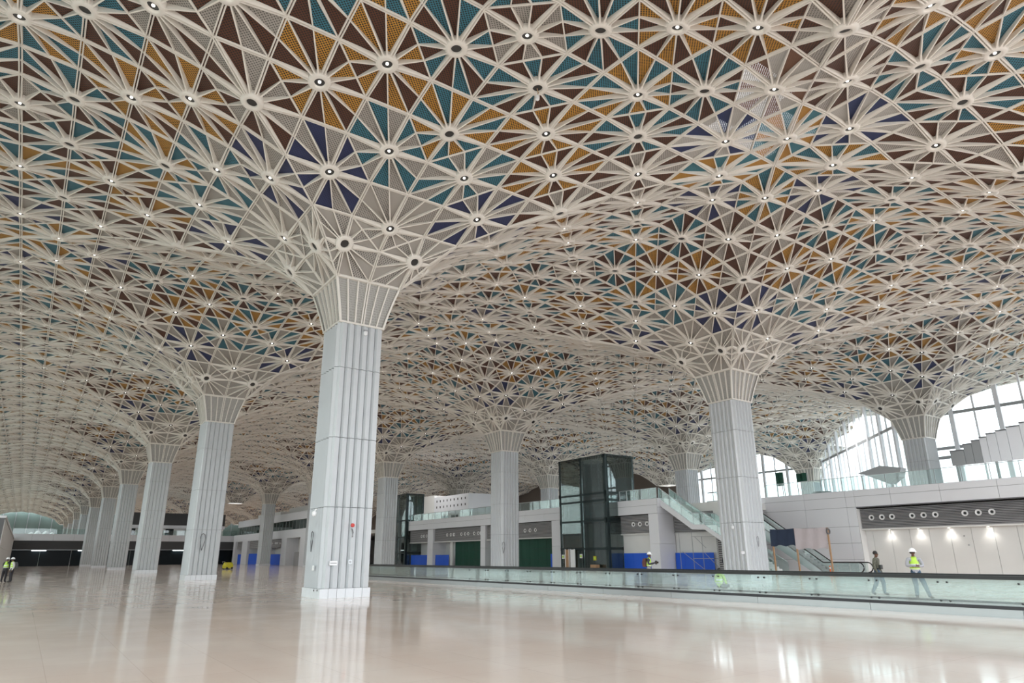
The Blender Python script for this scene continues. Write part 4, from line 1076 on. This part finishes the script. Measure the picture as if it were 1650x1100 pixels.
    if vest:
        VV = {'a': (*T(0, -0.005, 0.99), (0.205, 0.165)), 'b': (*T(0, -0.005, 1.15), (0.190, 0.152)), 'c': (*T(0, 0, 1.30), (0.208, 0.156)), 'd': (*T(0, 0, 1.42), (0.135, 0.108)),
              'L': (*T(0.165, 0, 1.425), 0.112), 'R': (*T(-0.165, 0, 1.425), 0.112)}
        skinned('vest', VV, [('a', 'b', 'v'), ('b', 'c', 'v'), ('c', 'd', 'v'), ('d', 'L', 'v'), ('d', 'R', 'v')], t, {'v': 'vest'}, 2, bands=[(1.04 + dz, 1.09 + dz, 'reflect'), (1.18 + dz, 1.23 + dz, 'reflect')])
    if extra: extra(t, T)
    return t
crossed = {'L': ((0.27, -0.06, 1.16), (0.03, -0.24, 1.15), (-1, -0.15, 0.05), (0, 1, -0.2)), 'R': ((-0.27, -0.06, 1.16), (-0.03, -0.27, 1.18), (1, -0.1, 0.0), (0, 1, -0.2))}
relaxed = {'L': ((0.25, 0.03, 1.14), (0.25, -0.08, 0.90), (0, -0.2, -1), (-0.5, -1, 0)), 'R': ((-0.25, 0.03, 1.14), (-0.25, -0.08, 0.90), (0, -0.2, -1), (0.5, -1, 0))}
holding = {'L': ((0.24, -0.05, 1.15), (0.10, -0.32, 1.22), (-0.2, -1, 0.1), (-1, 0, 0)), 'R': ((-0.24, -0.05, 1.15), (-0.10, -0.32, 1.22), (0.2, -1, 0.1), (1, 0, 0))}
wide = {'L': ((0.22, -0.03, 0.50), (0.34, 0.02, 0.09), (0.42, -0.14, 0.045)), 'R': ((-0.06, -0.04, 0.50), (-0.08, 0.03, 0.09), (-0.09, -0.16, 0.045))}
stride = {'L': ((0.10, -0.14, 0.50), (0.10, -0.12, 0.09), (0.10, -0.30, 0.045)), 'R': ((-0.10, 0.06, 0.49), (-0.10, 0.28, 0.12), (-0.10, 0.14, 0.045))}
def face_cam(x, y, off=0.0): return math.atan2(CAM.y - y, CAM.x - x) + math.pi / 2 + off
person('standing man in white helmet, lime hi-vis vest and jeans with folded arms behind the walkway', (16.43, -16.6, 0), face_cam(16.43, -16.6, 0.15), crossed, {'shirt': 'shirt_grey', 'legs': 'jeans'}, wide, 0.02, 0.35, scale=1.02)
def pouch(t, T): MB().box(-0.10, 0.10, -0.20, -0.13, 1.02, 1.20, 'black').box(-0.17, 0.17, -0.135, 0.10, 1.03, 1.07, 'black').build('belt_pouch', t)
person('bareheaded man in mottled dark fatigues walking past behind the walkway', (17.71, -14.5, 0), face_cam(17.71, -14.5, 1.25), relaxed, {'shirt': 'camo', 'legs': 'jeans'}, stride, 0.03, 0.0, False, False, extra=pouch)
def pack(t, T):
    MB().prism([(0.11, 1.0), (0.30, 1.02), (0.32, 1.25), (0.26, 1.45), (0.11, 1.47)], 'x', -0.16, 0.16, 'backpack').build('backpack', t)
    MB().box(-0.13, 0.13, -0.46, -0.40, 1.14, 1.34, 'black').lathe([(0.05, -0.56), (0.05, -0.46)], 'black', 12, (0, 0, 1.24), 'y').build('held_camera', t)
person('worker in white helmet with backpack holding up a camera in front of the blue hoarding', (17.12, -2.19, 0), face_cam(17.12, -2.19, 1.35), holding, {'shirt': 'shirt_dark', 'legs': 'shirt_grey'}, None, 0.08, 0.0, extra=pack)
person('seated worker in hi-vis vest on the floor, seen through the walkway glass', (16.6, -7.3, 0), face_cam(16.6, -7.3, 2.6), {'L': ((0.27, -0.12, 1.10), (0.20, -0.30, 0.98), (-0.2, -1, -0.2), (-1, 0, 0)), 'R': ((-0.27, -0.12, 1.10), (-0.20, -0.30, 0.98), (0.2, -1, -0.2), (1, 0, 0))}, {'shirt': 'vest', 'legs': 'trousers_dark', 'sleeve': 'vest'}, None, 0.15, 0.0, False, True, True)
person('worker half hidden behind the large column beside the escalator', (31.3, 3.55, 0), face_cam(31.3, 3.55, 0.6), relaxed, {'shirt': 'shirt_dark', 'legs': 'trousers_dark'}, None, 0.0, 0.0, True, True)
person('left worker of the pair in hi-vis vests at the far left, in dark trousers', (-12.22, 33.9, 0), face_cam(-12.22, 33.9, 2.6), holding, {'shirt': 'shirt_dark', 'legs': 'trousers_dark'}, None, 0.10, 0.0, True, True, scale=0.97)
def bag(t, T): MB().prism([(0.11, 0.98), (0.27, 1.0), (0.29, 1.25), (0.22, 1.44), (0.11, 1.46)], 'x', -0.15, 0.15, 'black').build('backpack', t)
person('right worker of the pair at the far left, pale sleeves and a black backpack', (-11.80, 33.4, 0), face_cam(-11.8, 33.4, -1.3), relaxed, {'shirt': 'shirt_white', 'legs': 'trousers_dark'}, None, 0.10, 0.0, True, True, extra=bag, scale=0.97)
